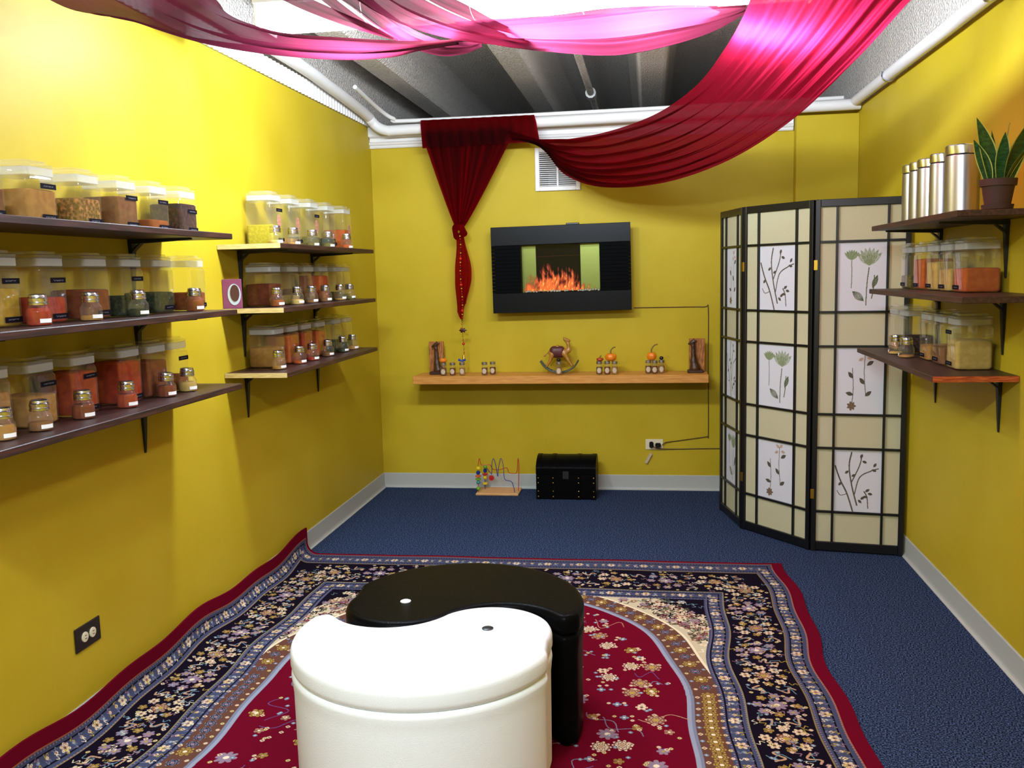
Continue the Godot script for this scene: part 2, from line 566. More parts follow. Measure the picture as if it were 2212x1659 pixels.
func room() -> void:
	var F := 8.0
	struct("floor", Geo.new().box(Vector3(W / 2, -0.05, -0.95), Vector3(W + 0.3, 0.1, 18.2), 0.001).mesh(), M["blue_carpet"], "dark blue low pile carpet covering the floor", "floor")
	struct("wall_left", Geo.new().box(Vector3(-0.075, 1.215, (F - 0.12) / 2), Vector3(0.15, 2.43, F + 0.12), 0.001).mesh(), M["yellow_paint"], "yellow painted wall carrying two banks of spice shelves", "wall")
	struct("wall_right", Geo.new().box(Vector3(W + 0.075, 1.205, (F - 0.12) / 2), Vector3(0.15, 2.41, F + 0.12), 0.001).mesh(), M["yellow_paint"], "yellow painted wall beside the folding screen", "wall")
	var wb := Geo.new()
	wb.box(Vector3(1.127 / 2, 1.215, -0.06), Vector3(1.127, 2.43, 0.12), 0.0002)
	wb.box(Vector3((1.367 + W) / 2, 1.215, -0.06), Vector3(W - 1.367, 2.43, 0.12), 0.0002)
	wb.box(Vector3(1.247, 1.0, -0.06), Vector3(0.24, 2.0, 0.12), 0.0002)
	wb.box(Vector3(1.247, 2.333, -0.06), Vector3(0.24, 0.194, 0.12), 0.0002)
	struct("wall_back", wb.mesh(), M["yellow_paint"], "yellow partition wall carrying the electric fireplace", "wall")
	struct("wall_front", Geo.new().box(Vector3(W / 2, 1.475, F + 0.06), Vector3(W + 0.3, 2.95, 0.12), 0.001).mesh(), M["yellow_paint"], "yellow wall closing the room behind the viewer", "wall")
	struct("wall_pillar", Geo.new().box(Vector3((2.727 + W) / 2, 1.185, 0.05), Vector3(W - 2.727, 2.37, 0.1), 0.003).mesh(), M["yellow_paint"], "yellow boxed pillar in the corner behind the screen", "wall")
	# upper concrete above the partition walls
	struct("wall_upper_left", Geo.new().box(Vector3(-0.085, 2.69, -0.95), Vector3(0.13, 0.52, 18.2), 0.001).mesh(), M["white_concrete"], "white concrete above the left partition", "wall")
	struct("wall_upper_right", Geo.new().box(Vector3(W + 0.085, 2.68, -0.95), Vector3(0.13, 0.54, 18.2), 0.001).mesh(), M["white_concrete"], "white concrete above the right partition", "wall")
	struct("wall_void_left", Geo.new().box(Vector3(-0.085, 1.21, -5.06), Vector3(0.13, 2.42, 9.88), 0.001).mesh(), M["grey_block"], "grey block wall of the dark space behind the partition", "wall")
	struct("wall_void_right", Geo.new().box(Vector3(W + 0.085, 1.2, -5.06), Vector3(0.13, 2.4, 9.88), 0.001).mesh(), M["grey_block"], "grey block wall of the dark space past the pillar", "wall")
	struct("wall_void_back", Geo.new().box(Vector3(W / 2, 1.475, -10.06), Vector3(W + 0.3, 2.95, 0.12), 0.001).mesh(), M["grey_block"], "grey block wall far behind the partition", "wall")
	var ceil := struct("ceiling", Geo.new().box(Vector3(W / 2, 3.0, -0.95), Vector3(W + 0.3, 0.1, 18.2), 0.001).mesh(), M["white_concrete"], "white rough concrete ceiling with deep joists", "ceiling")
	var jm := once("joist", func():
		var r := []
		for z in [-10.0, 8.0]:
			r.append(PackedVector3Array([Vector3(-0.07, 2.69, z), Vector3(0.07, 2.69, z), Vector3(0.085, 2.705, z), Vector3(0.12, 2.89, z), Vector3(0.17, 2.955, z), Vector3(-0.17, 2.955, z), Vector3(-0.12, 2.89, z), Vector3(-0.085, 2.705, z)]))
		return Geo.new().rings(r).mesh(25))
	for x in [0.225, 1.04, 1.855, 2.67]:
		obj("joist", jm, M["white_concrete"], ceil).position.x = x
	struct("baseboard_left", cove(Vector3(0, 0, 0), Vector3(0, 0, F), Vector3.RIGHT), M["cove_base"], "grey rubber cove base along the shelf wall", "baseboard")
	struct("baseboard_back", cove(Vector3(0, 0, 0), Vector3(2.727, 0, 0), Vector3.BACK), M["cove_base"], "grey rubber cove base under the fireplace wall", "baseboard")
	struct("baseboard_right", cove(Vector3(W, 0, 0.1), Vector3(W, 0, F), Vector3.LEFT), M["cove_base"], "grey rubber cove base beside the folding screen", "baseboard")
	# white moulding along the top of the back wall
	var r := []
	for x in [0.0, 2.72]:
		var ring := PackedVector3Array()
		for q in [Vector2(0, 2.295), Vector2(0.018, 2.295), Vector2(0.024, 2.303), Vector2(0.018, 2.312), Vector2(0.03, 2.318), Vector2(0.036, 2.33), Vector2(0.022, 2.338), Vector2(0.02, 2.36), Vector2(0.045, 2.37), Vector2(0.05, 2.43), Vector2(0, 2.43)]:
			ring.append(Vector3(x, q.y, q.x))
		r.append(ring)
	struct("trim_1", Geo.new().rings(r).mesh(20), M["white_paint"], "white stepped moulding along the top of the fireplace wall", "moulding")
	# fluted white band on top of the left wall
	r = []
	var zz := 0.0
	while zz < 8.0:
		for q in [[0.0, 0.004], [0.012, 0.014], [0.024, 0.014], [0.036, 0.004]]:
			r.append(PackedVector3Array([Vector3(-0.01, 2.432, zz + q[0]), Vector3(q[1], 2.432, zz + q[0]), Vector3(q[1], 2.452, zz + q[0]), Vector3(q[1], 2.52, zz + q[0]), Vector3(-0.01, 2.52, zz + q[0])]))
		zz += 0.048
	struct("trim_2", Geo.new().rings(r).mesh(20), M["white_paint"], "white fluted band running along the top of the left wall", "trim")
	# pipes
	var pipe := smooth_path([Vector3(0.05, 2.575, 7.99), Vector3(0.05, 2.565, 4), Vector3(0.05, 2.553, 1.65), Vector3(0.05, 2.524, 0.9), Vector3(0.05, 2.482, 0.26), Vector3(0.062, 2.452, 0.17), Vector3(0.1, 2.412, 0.145), Vector3(0.17, 2.388, 0.14), Vector3(0.3, 2.39, 0.14), Vector3(1.6, 2.402, 0.14), Vector3(3.09, 2.415, 0.14)], 8)
	tag(obj("steam_pipe", Geo.new().tube(pipe, 0.033, 14).mesh(), M["white_paint"]), "thick white pipe bending round the corner above the fireplace wall", "pipe")
	var thin := smooth_path([Vector3(0.13, 2.56, 0.7), Vector3(0.14, 2.51, 0.28), Vector3(0.2, 2.465, 0.13), Vector3(0.32, 2.45, 0.11), Vector3(1.6, 2.452, 0.1), Vector3(3.0, 2.462, 0.1)], 6)
	tag(obj("conduit", Geo.new().tube(thin, 0.013, 10).mesh(), M["white_paint"]), "thin white conduit lying just above the thick back pipe", "pipe")
	var rp := thing("conduit", "white pipe running along the top of the wall above the canisters", "pipe", Vector3(W - 0.04, 2.42, 0))
	obj("run", Geo.new().tube([Vector3(0, 0.01, 0.18), Vector3(0, 0, 2), Vector3(0, -0.01, 8)], 0.03, 12).mesh(), M["white_paint"], rp)
	for z in [0.95, 2.4]:
		obj("clamp", Geo.new().tube([Vector3(0, 0.004, z - 0.012), Vector3(0, 0.004, z + 0.012)], 0.036, 12).mesh(), M["steel"], rp)
	var cp := thing("conduit", "short white conduit with a coupling between two ceiling joists", "pipe", Vector3(1.43, 2.7, 0))
	obj("run", Geo.new().tube([Vector3(0, 0, -9.9), Vector3(0, 0, 2.2)], 0.024, 10).mesh(), M["white_concrete"], cp)
	obj("coupling", Geo.new().tube([Vector3(0, 0, -0.72), Vector3(0, 0, -0.6)], 0.038, 10).mesh(), M["white_paint"], cp)

# ---------------------------------------------------------------- back wall
func back_wall() -> void:
	# air vent
	var t := thing("air_vent", "white louvred air vent on the yellow wall above the fireplace", "vent", Vector3(1.247, 1.98, 0))
	var f := Geo.new()
	for s in [-1, 1]:
		f.box(Vector3(s * 0.132, 0.138, 0.009), Vector3(0.028, 0.276, 0.018), 0.003)
		f.box(Vector3(0, 0.138 + s * 0.124, 0.009), Vector3(0.236, 0.028, 0.018), 0.003)
	obj("frame", f.mesh(), M["white_paint"], t)
	var du := Geo.new()
	du.box(Vector3(0, 0.138, -0.5), Vector3(0.24, 0.236, 0.004), 0.0005)
	for q in [-1, 1]:
		du.box(Vector3(q * 0.1185, 0.138, -0.25), Vector3(0.003, 0.236, 0.5), 0.0005)
		du.box(Vector3(0, 0.138 + q * 0.1165, -0.25), Vector3(0.234, 0.003, 0.5), 0.0005)
	obj("duct", du.mesh(), mat("galvanised", c8(150, 152, 154), 0.5, 0.6), t)
	obj("mullion", Geo.new().box(Vector3(0, 0.138, 0.01), Vector3(0.012, 0.22, 0.014), 0.002).mesh(), M["white_paint"], t)
	var sl := Geo.new().box(Vector3.ZERO, Vector3(0.236, 0.002, 0.012), 0.0005).turned(Transform3D(Basis(Vector3.RIGHT, 0.6), Vector3.ZERO)).mesh()
	for k in 17:
		obj("slat", sl, M["white_paint"], t).position = Vector3(0, 0.034 + k * 0.013, 0.009)
	fireplace()
	# floating shelf
	tag(obj("floating_shelf", Geo.new().box(Vector3(1.245, 0.771, 0.1255), Vector3(1.9, 0.052, 0.247), 0.003).mesh(), M["oak"]), "thick pale oak floating shelf under the electric fireplace", "shelf")
	var y := 0.798
	bookend(Vector3(0.42, y, 0.1), 1, "giraffe bookend with dark wooden plank, at the hanging bead string end", 0.0)
	bookend(Vector3(2.13, y, 0.11), -1, "giraffe bookend with its head past the plank, at the folding screen end", 0.02)
	camel(Vector3(1.25, y, 0.12))
	var xs := [[0.493, 0.2, "under a tiny orange pumpkin"], [0.552, 0.19, "standing alone between two capped bottles"], [0.614, 0.18, "topped with a blue bow"], [0.763, 0.18, "of a pair, on the bead string side"], [0.812, 0.15, "of a pair, on the camel side"], [1.252, 0.2, "in front of the rocking camel"], [1.511, 0.19, "under the flat red pumpkin"], [1.562, 0.19, "in the middle under the round pumpkin"], [1.609, 0.19, "under the round pumpkin, on the screen side"], [1.822, 0.15, "behind, under the curly stemmed pumpkin"], [1.862, 0.17, "in front, under the curly stemmed pumpkin"], [1.905, 0.14, "with a black ball topper"]]
	for k in xs.size():
		var b := thing("spice_bottle", "small glass spice bottle on the oak shelf " + xs[k][2], "bottle", Vector3(xs[k][0], y, xs[k][1]), "spice bottles on the oak shelf")
		spice_bottle(b, ["brown powder", "rust powder", "tan powder"][k % 3])
		if k == 2:
			obj("bow", soft_body([[Vector3(0, 0.092, 0), Vector3(0.018, 0.1, 0), 0.005, 0.009], [Vector3(0, 0.092, 0), Vector3(-0.018, 0.1, 0), 0.005, 0.009]], 0.004, 0.004).mesh(180), M["blue_ribbon"], b)
		if k == 11 or k == 5:
			obj("topper", Geo.new().lathe([Vector2(0.004, 0.085), Vector2(0.012, 0.09), Vector2(0.014, 0.098), Vector2(0.008, 0.107)], 10).mesh(60), M["black_plastic"], b)
	pumpkin(Vector3(0.493, y + 0.0855, 0.2), 0.026, 0.03, "orange_pumpkin", "tiny orange pumpkin sitting on a spice bottle beside the giraffe", 0.008)
	pumpkin(Vector3(1.585, y + 0.0855, 0.19), 0.038, 0.05, "orange_pumpkin", "round orange pumpkin resting on three spice bottles", 0.03)
	pumpkin(Vector3(1.516, y + 0.0855, 0.19), 0.024, 0.022, "red_pumpkin", "flat red pumpkin resting on a spice bottle", 0.004)
	pumpkin(Vector3(1.843, y + 0.0855, 0.16), 0.032, 0.052, "orange_pumpkin", "ribbed orange pumpkin with a long curly stem on spice bottles", 0.04)
	# wall outlet with plugs and cords
	t = thing("wall_outlet", "ivory wall outlet with black plugs under the oak shelf", "outlet", Vector3(1.858, 0.308, 0))
	obj("plate", Geo.new().box(Vector3(0, 0, 0.004), Vector3(0.115, 0.07, 0.006), 0.002).mesh(), M["ivory_plastic"], t)
	for s in [-1, 1]:
		obj("socket", Geo.new().lathe([Vector2(0.016, 0), Vector2(0.016, 0.003), Vector2(0.014, 0.004)], 14).turned(Transform3D(Basis(Vector3.RIGHT, PI / 2), Vector3(s * 0.022, 0.003, 0.006))).mesh(), M["ivory_plastic"], t)
	var c := thing("power_cord", "thin brown cord from the fireplace down to the wall outlet", "cord", Vector3(2.2, 0.8, 0.004))
	obj("cable", Geo.new().tube(smooth_path([Vector3(-0.47, 0.412, 0), Vector3(-0.2, 0.412, 0), Vector3(-0.02, 0.41, 0), Vector3(0.005, 0.4, 0), Vector3(0.006, 0.1, 0), Vector3(0.008, -0.4, 0), Vector3(0.002, -0.436, 0), Vector3(-0.03, -0.444, 0), Vector3(-0.24, -0.474, 0.002), Vector3(-0.27, -0.478, 0.006), Vector3(-0.29, -0.494, 0.012)], 5), 0.0032, 6).mesh(), M["cord_brown"], c)
	obj("plug", Geo.new().box(Vector3(-0.318, -0.494, 0.02), Vector3(0.036, 0.03, 0.028), 0.006).mesh(), M["black_plastic"], c)
	c = thing("power_cord", "thin brown cord running low along the wall behind the screen", "cord", Vector3(2.2, 0.28, 0.004))
	obj("cable", Geo.new().tube(smooth_path([Vector3(0.2, 0.003, 0), Vector3(0.0, 0.002, 0), Vector3(-0.2, -0.003, 0), Vector3(-0.29, 0.0, 0.008), Vector3(-0.33, 0.006, 0.016), Vector3(-0.352, 0.02, 0.02)], 5), 0.0032, 6).mesh(), M["cord_brown"], c)
	obj("plug", Geo.new().box(Vector3(-0.362, 0.03, 0.02), Vector3(0.026, 0.04, 0.026), 0.006).mesh(), M["black_plastic"], c)
	obj("tag", Geo.new().box(Vector3(-0.335, -0.045, 0.012), Vector3(0.018, 0.075, 0.002), 0.0006).turned(Transform3D(Basis(Vector3.BACK, -0.5), Vector3(-0.065, -0.185, 0))).mesh(), M["pale_label"], c)

func flame_texture() -> ImageTexture:
	var w := 256
	var h := 128
	var im := Image.create(w, h, false, Image.FORMAT_RGBA8)
	var n := FastNoiseLite.new()
	n.seed = 4
	n.frequency = 0.035
	n.fractal_octaves = 3
	for x in w:
		var u := (x + 0.5) / w
		var top: float = 0.34 + 0.4 * exp(-pow((u - 0.34) / 0.14, 2)) + 0.36 * exp(-pow((u - 0.62) / 0.1, 2)) + 0.12 * exp(-pow((u - 0.1) / 0.06, 2)) - 0.25 * smoothstep(0.75, 1.0, u) - 0.2 * smoothstep(0.08, 0.0, u)
		top += 0.22 * n.get_noise_2d(x * 2.2, 7.0)
		for yy in h:
			var q := 1.0 - (yy + 0.5) / h
			var turb := n.get_noise_2d(x * 1.6 + 9.0 * sin(yy * 0.06), yy * 0.55)
			var turb2 := n.get_noise_2d(x * 3.0 + 200 + 14.0 * sin(yy * 0.05 + x * 0.02), yy * 0.9)
			var s: float = clamp((top - q) / 0.5 + turb * 0.95, 0.0, 1.0) * smoothstep(top + 0.12, top - 0.2, q)
			var hot: float = clamp(turb2 * 2.6 - 0.35 - q * 0.5, 0.0, 1.0) * s
			var col := Color(0.66, 0.13, 0.0).lerp(Color(1.0, 0.46, 0.04), s * 0.85).lerp(Color(1.0, 0.86, 0.4), hot)
			im.set_pixel(x, yy, Color(col.r, col.g, col.b, clamp(s * 1.3, 0.0, 0.96)))
	return ImageTexture.create_from_image(im)

func fireplace() -> void:
	var t := thing("electric_fireplace", "black wall-mounted electric fireplace with glowing orange flames", "fireplace", Vector3(1.27, 1.2, 0.002))
	t.rotation.z = 0.010
	var x0 := -0.449
	var x1 := 0.449
	var g := Geo.new()
	g.box(Vector3(0, 0.28, 0.02), Vector3(0.86, 0.52, 0.04), 0.003)
	g.box(Vector3(-0.345, 0.28, 0.075), Vector3(0.17, 0.5, 0.07), 0.002)
	g.box(Vector3(0.34, 0.28, 0.075), Vector3(0.17, 0.5, 0.07), 0.002)
	g.box(Vector3(0, 0.07, 0.075), Vector3(0.55, 0.1, 0.07), 0.002)
	g.box(Vector3(0, 0.48, 0.075), Vector3(0.55, 0.09, 0.07), 0.002)
	obj("housing", g.mesh(), M["dull_black"], t)
	obj("upper_panel", Geo.new().box(Vector3(0, 0.495, 0.116), Vector3(0.898, 0.12, 0.012), 0.002).mesh(), M["gloss_black"], t)
	obj("lower_panel", Geo.new().box(Vector3(0, 0.064, 0.116), Vector3(0.898, 0.128, 0.012), 0.002).mesh(), M["gloss_black"], t)
	for s in [[x0, -0.262], [0.25, x1]]:
		var k := 13
		var h := (0.435 - 0.128) / k
		for q in k:
			obj("slat", Geo.new().box(Vector3((s[0] + s[1]) / 2, 0.128 + h * (q + 0.5), 0.114), Vector3(s[1] - s[0], h - 0.0008, 0.012), 0.0007).mesh(), M["dull_black"], t)
	obj("top_switch", Geo.new().box(Vector3(0.08, 0.561, 0.07), Vector3(0.085, 0.012, 0.04), 0.003).mesh(), M["black_plastic"], t)
	obj("back_panel", Geo.new().box(Vector3(-0.022, 0.28, 0.044), Vector3(0.29, 0.306, 0.004), 0.001).mesh(), M["dull_black"], t)
	var mir := mat("olive_mirror", c8(112, 120, 62), 0.3, 1.0)
	obj("reflector", Geo.new().box(Vector3(-0.214, 0.28, 0.044), Vector3(0.094, 0.306, 0.004), 0.001).mesh(), mir, t)
	obj("reflector", Geo.new().box(Vector3(0.186, 0.28, 0.044), Vector3(0.127, 0.306, 0.004), 0.001).mesh(), mir, t)
	var fm := StandardMaterial3D.new()
	fm.resource_name = "flame_light"
	var ft := flame_texture()
	fm.albedo_texture = ft
	fm.roughness = 0.6
	fm.albedo_color = Color(0.1, 0.1, 0.1)
	fm.transparency = BaseMaterial3D.TRANSPARENCY_ALPHA
	fm.emission_enabled = true
	fm.emission_texture = ft
	fm.emission = Color.WHITE
	fm.emission_operator = BaseMaterial3D.EMISSION_OP_MULTIPLY
	fm.emission_energy_multiplier = 1.15
	obj("flame_screen", Geo.new().sheet(1, 1, func(u, v): return Vector3(lerp(-0.25, 0.22, u), lerp(0.36, 0.134, v), 0.062)).mesh(30, false), fm, t)
	var pb := Geo.new()
	for k in 60:
		var c := Vector3(rng.randf_range(-0.255, 0.243), 0.131 + rng.randf() * 0.006, rng.randf_range(0.055, 0.105))
		pb.lathe([Vector2(0.002, -0.006), Vector2(0.007, -0.002), Vector2(0.006, 0.004), Vector2(0.002, 0.007)], 6, c)
	var peb := obj("pebble_bed", pb.mesh(20), mat("pebble", c8(150, 140, 110), 0.3), t)
	peb.set_meta("kind", "stuff")
	glass("fire_glass", Color(0.2, 0.2, 0.2), 0.02, 0.02)
	M["fire_glass"].metallic_specular = 0.25
	obj("glass_pane", Geo.new().box(Vector3(-0.006, 0.282, 0.112), Vector3(0.512, 0.308, 0.003), 0.0005).mesh(), M["fire_glass"], t)

func spice_bottle(t: Node3D, powder: String) -> void:
	obj("glass", once("bot_g", func(): return Geo.new().lathe([Vector2(0.018, 0), Vector2(0.021, 0.003), Vector2(0.021, 0.05), Vector2(0.017, 0.06), Vector2(0.016, 0.067)], 14).mesh()), M["jar_glass"], t)
	obj("contents", once("bot_c", func(): return Geo.new().lathe([Vector2(0.017, 0.002), Vector2(0.019, 0.004), Vector2(0.019, 0.047)], 12).mesh()), M[powder], t)
	obj("cap", once("bot_l", func(): return Geo.new().lathe([Vector2(0.018, 0.067), Vector2(0.019, 0.069), Vector2(0.019, 0.083), Vector2(0.017, 0.085)], 14).mesh()), M["steel"], t)
	var lab := once("bot_s", func():
		return Geo.new().sheet(6, 6, func(u, v):
			var a: float = (u - 0.5) * 1.5
			var hh: float = 0.017 * sqrt(max(0.02, 1.0 - pow((u - 0.5) * 2, 2)))
			return Vector3(sin(a) * 0.0216, 0.027 + (v - 0.5) * 2 * hh, cos(a) * 0.0216)).mesh(180, false))
	obj("oval_label", lab, M["pale_label"], t)

func pumpkin(at: Vector3, r: float, h: float, m: String, label: String, stem: float) -> void:
	var t := thing("pumpkin", label, "pumpkin", at, "little pumpkins on the oak shelf")
	var rr := []
	for k in 9:
		var a := PI * k / 8.0
		var ring := PackedVector3Array()
		for j in 32:
			var b := TAU * j / 32
			var q: float = r * (0.12 + 0.88 * pow(sin(a), 0.7)) * (1.0 - 0.1 * pow(abs(cos(b * 4.0)), 6) * sin(a))
			ring.append(Vector3(cos(b) * q, h * (0.5 - 0.5 * cos(a)) - (0.06 * h if k == 8 else 0.0), sin(b) * q))
		rr.append(ring)
	obj("rind", Geo.new().rings(rr).mesh(60), M[m], t)
	var s := stem + 0.008
	obj("stem", Geo.new().tube(smooth_path([Vector3(0, h * 0.9, 0), Vector3(0, h + s * 0.4, 0), Vector3(s * 0.4, h + s * 0.9, 0), Vector3(s * 0.8, h + s, 0)], 3), [0.006, 0.005, 0.005, 0.0045, 0.004, 0.004, 0.004, 0.004, 0.004, 0.005], 7).mesh(), M["stem_brown"], t)

func bookend(at: Vector3, dir: int, label: String, head: float) -> void:
	var t := thing("giraffe_bookend", label, "bookend", at, "giraffe bookends on the oak shelf")
	obj("plank", Geo.new().box(Vector3(0, 0.108, -0.03), Vector3(0.1, 0.214, 0.022), 0.003).mesh(), M["bookend_wood"], t)
	obj("plinth", Geo.new().box(Vector3(0.012 * dir, 0.009, 0.012), Vector3(0.1, 0.018, 0.06), 0.004).mesh(), M["dark_wood"], t)
	var d := float(-1)
	var x := 0.016 * dir - 0.01
	obj("giraffe", soft_body([
		[Vector3(x + 0.012, 0.03, 0.012), Vector3(x + 0.004, 0.07, 0.012), 0.034, 0.022],
		[Vector3(x + 0.004, 0.07, 0.012), Vector3(x, 0.17, 0.012), 0.02, 0.011],
		[Vector3(x, 0.17, 0.012), Vector3(x + d * 0.004, 0.194, 0.012), 0.012, 0.012],
		[Vector3(x, 0.196, 0.012), Vector3(x + d * 0.026, 0.184, 0.012), 0.012, 0.007],
		[Vector3(x + 0.004, 0.2, 0.018), Vector3(x + 0.004, 0.217, 0.02), 0.004, 0.004],
		[Vector3(x + 0.004, 0.2, 0.006), Vector3(x + 0.004, 0.217, 0.004), 0.004, 0.004],
		[Vector3(x + 0.006, 0.198, 0.018), Vector3(x + 0.02, 0.204, 0.028), 0.004, 0.005],
		[Vector3(x + 0.006, 0.198, 0.006), Vector3(x + 0.02, 0.204, -0.002), 0.004, 0.005],
	], 0.01, 0.0045).mesh(180), M["giraffe_spots"], t)

func camel(at: Vector3) -> void:
	var t := thing("rocking_camel", "tan rocking camel figurine with a dark red saddle on the oak shelf", "figurine", at)
	var caps := [
		[Vector3(-0.045, 0.135, 0), Vector3(0.03, 0.138, 0), 0.026, 0.027],
		[Vector3(-0.02, 0.15, 0), Vector3(-0.012, 0.172, 0), 0.026, 0.016],
		[Vector3(0.035, 0.138, 0), Vector3(0.062, 0.15, 0), 0.02, 0.014],
		[Vector3(0.062, 0.15, 0), Vector3(0.058, 0.19, 0), 0.013, 0.01],
		[Vector3(0.058, 0.19, 0), Vector3(0.042, 0.22, 0), 0.01, 0.01],
		[Vector3(0.038, 0.222, 0), Vector3(0.066, 0.214, 0), 0.012, 0.008],
		[Vector3(0.03, 0.228, 0.008), Vector3(0.024, 0.238, 0.011), 0.004, 0.003],
		[Vector3(0.03, 0.228, -0.008), Vector3(0.024, 0.238, -0.011), 0.004, 0.003],
		[Vector3(-0.066, 0.145, 0), Vector3(-0.096, 0.118, 0), 0.005, 0.004],
		[Vector3(-0.096, 0.118, 0), Vector3(-0.1, 0.112, 0), 0.006, 0.005],
	]
	for s in [-1, 1]:
		caps.append([Vector3(-0.048, 0.125, s * 0.016), Vector3(-0.06, 0.088, s * 0.02), 0.017, 0.009])
		caps.append([Vector3(-0.06, 0.088, s * 0.02), Vector3(-0.082, 0.05, s * 0.024), 0.009, 0.007])
		caps.append([Vector3(0.036, 0.125, s * 0.016), Vector3(0.058, 0.088, s * 0.02), 0.014, 0.009])
		caps.append([Vector3(0.058, 0.088, s * 0.02), Vector3(0.082, 0.052, s * 0.024), 0.009, 0.007])
	obj("camel", soft_body(caps, 0.009, 0.0045).mesh(180), M["camel_tan"], t)
	obj("saddle", soft_body([[Vector3(-0.034, 0.148, 0), Vector3(0.008, 0.15, 0), 0.032, 0.03], [Vector3(-0.036, 0.13, 0), Vector3(0.006, 0.13, 0), 0.028, 0.028]], 0.01, 0.006).mesh(180), M["saddle_red"], t)
	for s in [-1, 1]:
		obj("rocker", Geo.new().tube(smooth_path([Vector3(-0.125, 0.084, s * 0.027), Vector3(-0.095, 0.044, s * 0.027), Vector3(-0.05, 0.016, s * 0.027), Vector3(0, 0.006, s * 0.027), Vector3(0.05, 0.016, s * 0.027), Vector3(0.095, 0.044, s * 0.027), Vector3(0.122, 0.084, s * 0.027)], 4), 0.0055, 7).mesh(), M["rocker_green"], t)
	for x in [-0.06, 0.06]:
		obj("crossbar", Geo.new().tube([Vector3(x, 0.022, -0.03), Vector3(x, 0.022, 0.03)], 0.005, 7).mesh(), M["rocker_green"], t)

# ---------------------------------------------------------------- floor things
func trunk() -> void:
	var t := thing("trunk", "small black leather trunk with studded straps against the wall", "chest", Vector3(1.294, 0, 0.17))
	obj("body", Geo.new().box(Vector3(0, 0.082, 0), Vector3(0.386, 0.164, 0.26), 0.006).mesh(), M["black_leather"], t)
	var prof := [Vector2(-0.13, 0.166), Vector2(0.13, 0.166), Vector2(0.131, 0.205), Vector2(0.122, 0.22), Vector2(0.085, 0.247), Vector2(0.03, 0.266), Vector2(-0.03, 0.268), Vector2(-0.085, 0.252), Vector2(-0.122, 0.222), Vector2(-0.131, 0.205)]
	var lid := func(half: float, off: float, at: float) -> Mesh:
		var r := []
		for s in [-half, half]:
			var ring := PackedVector3Array()
			for p in prof: ring.append(Vector3(at + s, 0.2 + (p.y - 0.2) * (1.0 + off * 12.0), p.x * (1.0 + off * 8.0)))
			r.append(ring)
		return Geo.new().rings(r).mesh(30)
	obj("lid", lid.call(0.193, 0.0, 0.0), M["black_leather"], t)
	for x in [-0.178, -0.082, 0.082, 0.178]:
		obj("strap", lid.call(0.014, 0.004, x), M["black_leather"], t)
		obj("strap", Geo.new().box(Vector3(x, 0.08, 0.131), Vector3(0.028, 0.16, 0.006), 0.002).mesh(), M["black_leather"], t)
	var stud := Geo.new().lathe([Vector2(0.005, 0), Vector2(0.0042, 0.002), Vector2(0.002, 0.0032)], 8).turned(Transform3D(Basis(Vector3.RIGHT, PI / 2), Vector3.ZERO)).mesh(60)
	for x in [-0.178, -0.082, 0.082, 0.178]:
		for y in [0.02, 0.055, 0.11, 0.142]:
			obj("stud", stud, M["brass"], t).position = Vector3(x, y, 0.134)
	obj("latch", Geo.new().box(Vector3(0, 0.16, 0.133), Vector3(0.04, 0.05, 0.006), 0.002).mesh(), M["black_iron"], t)

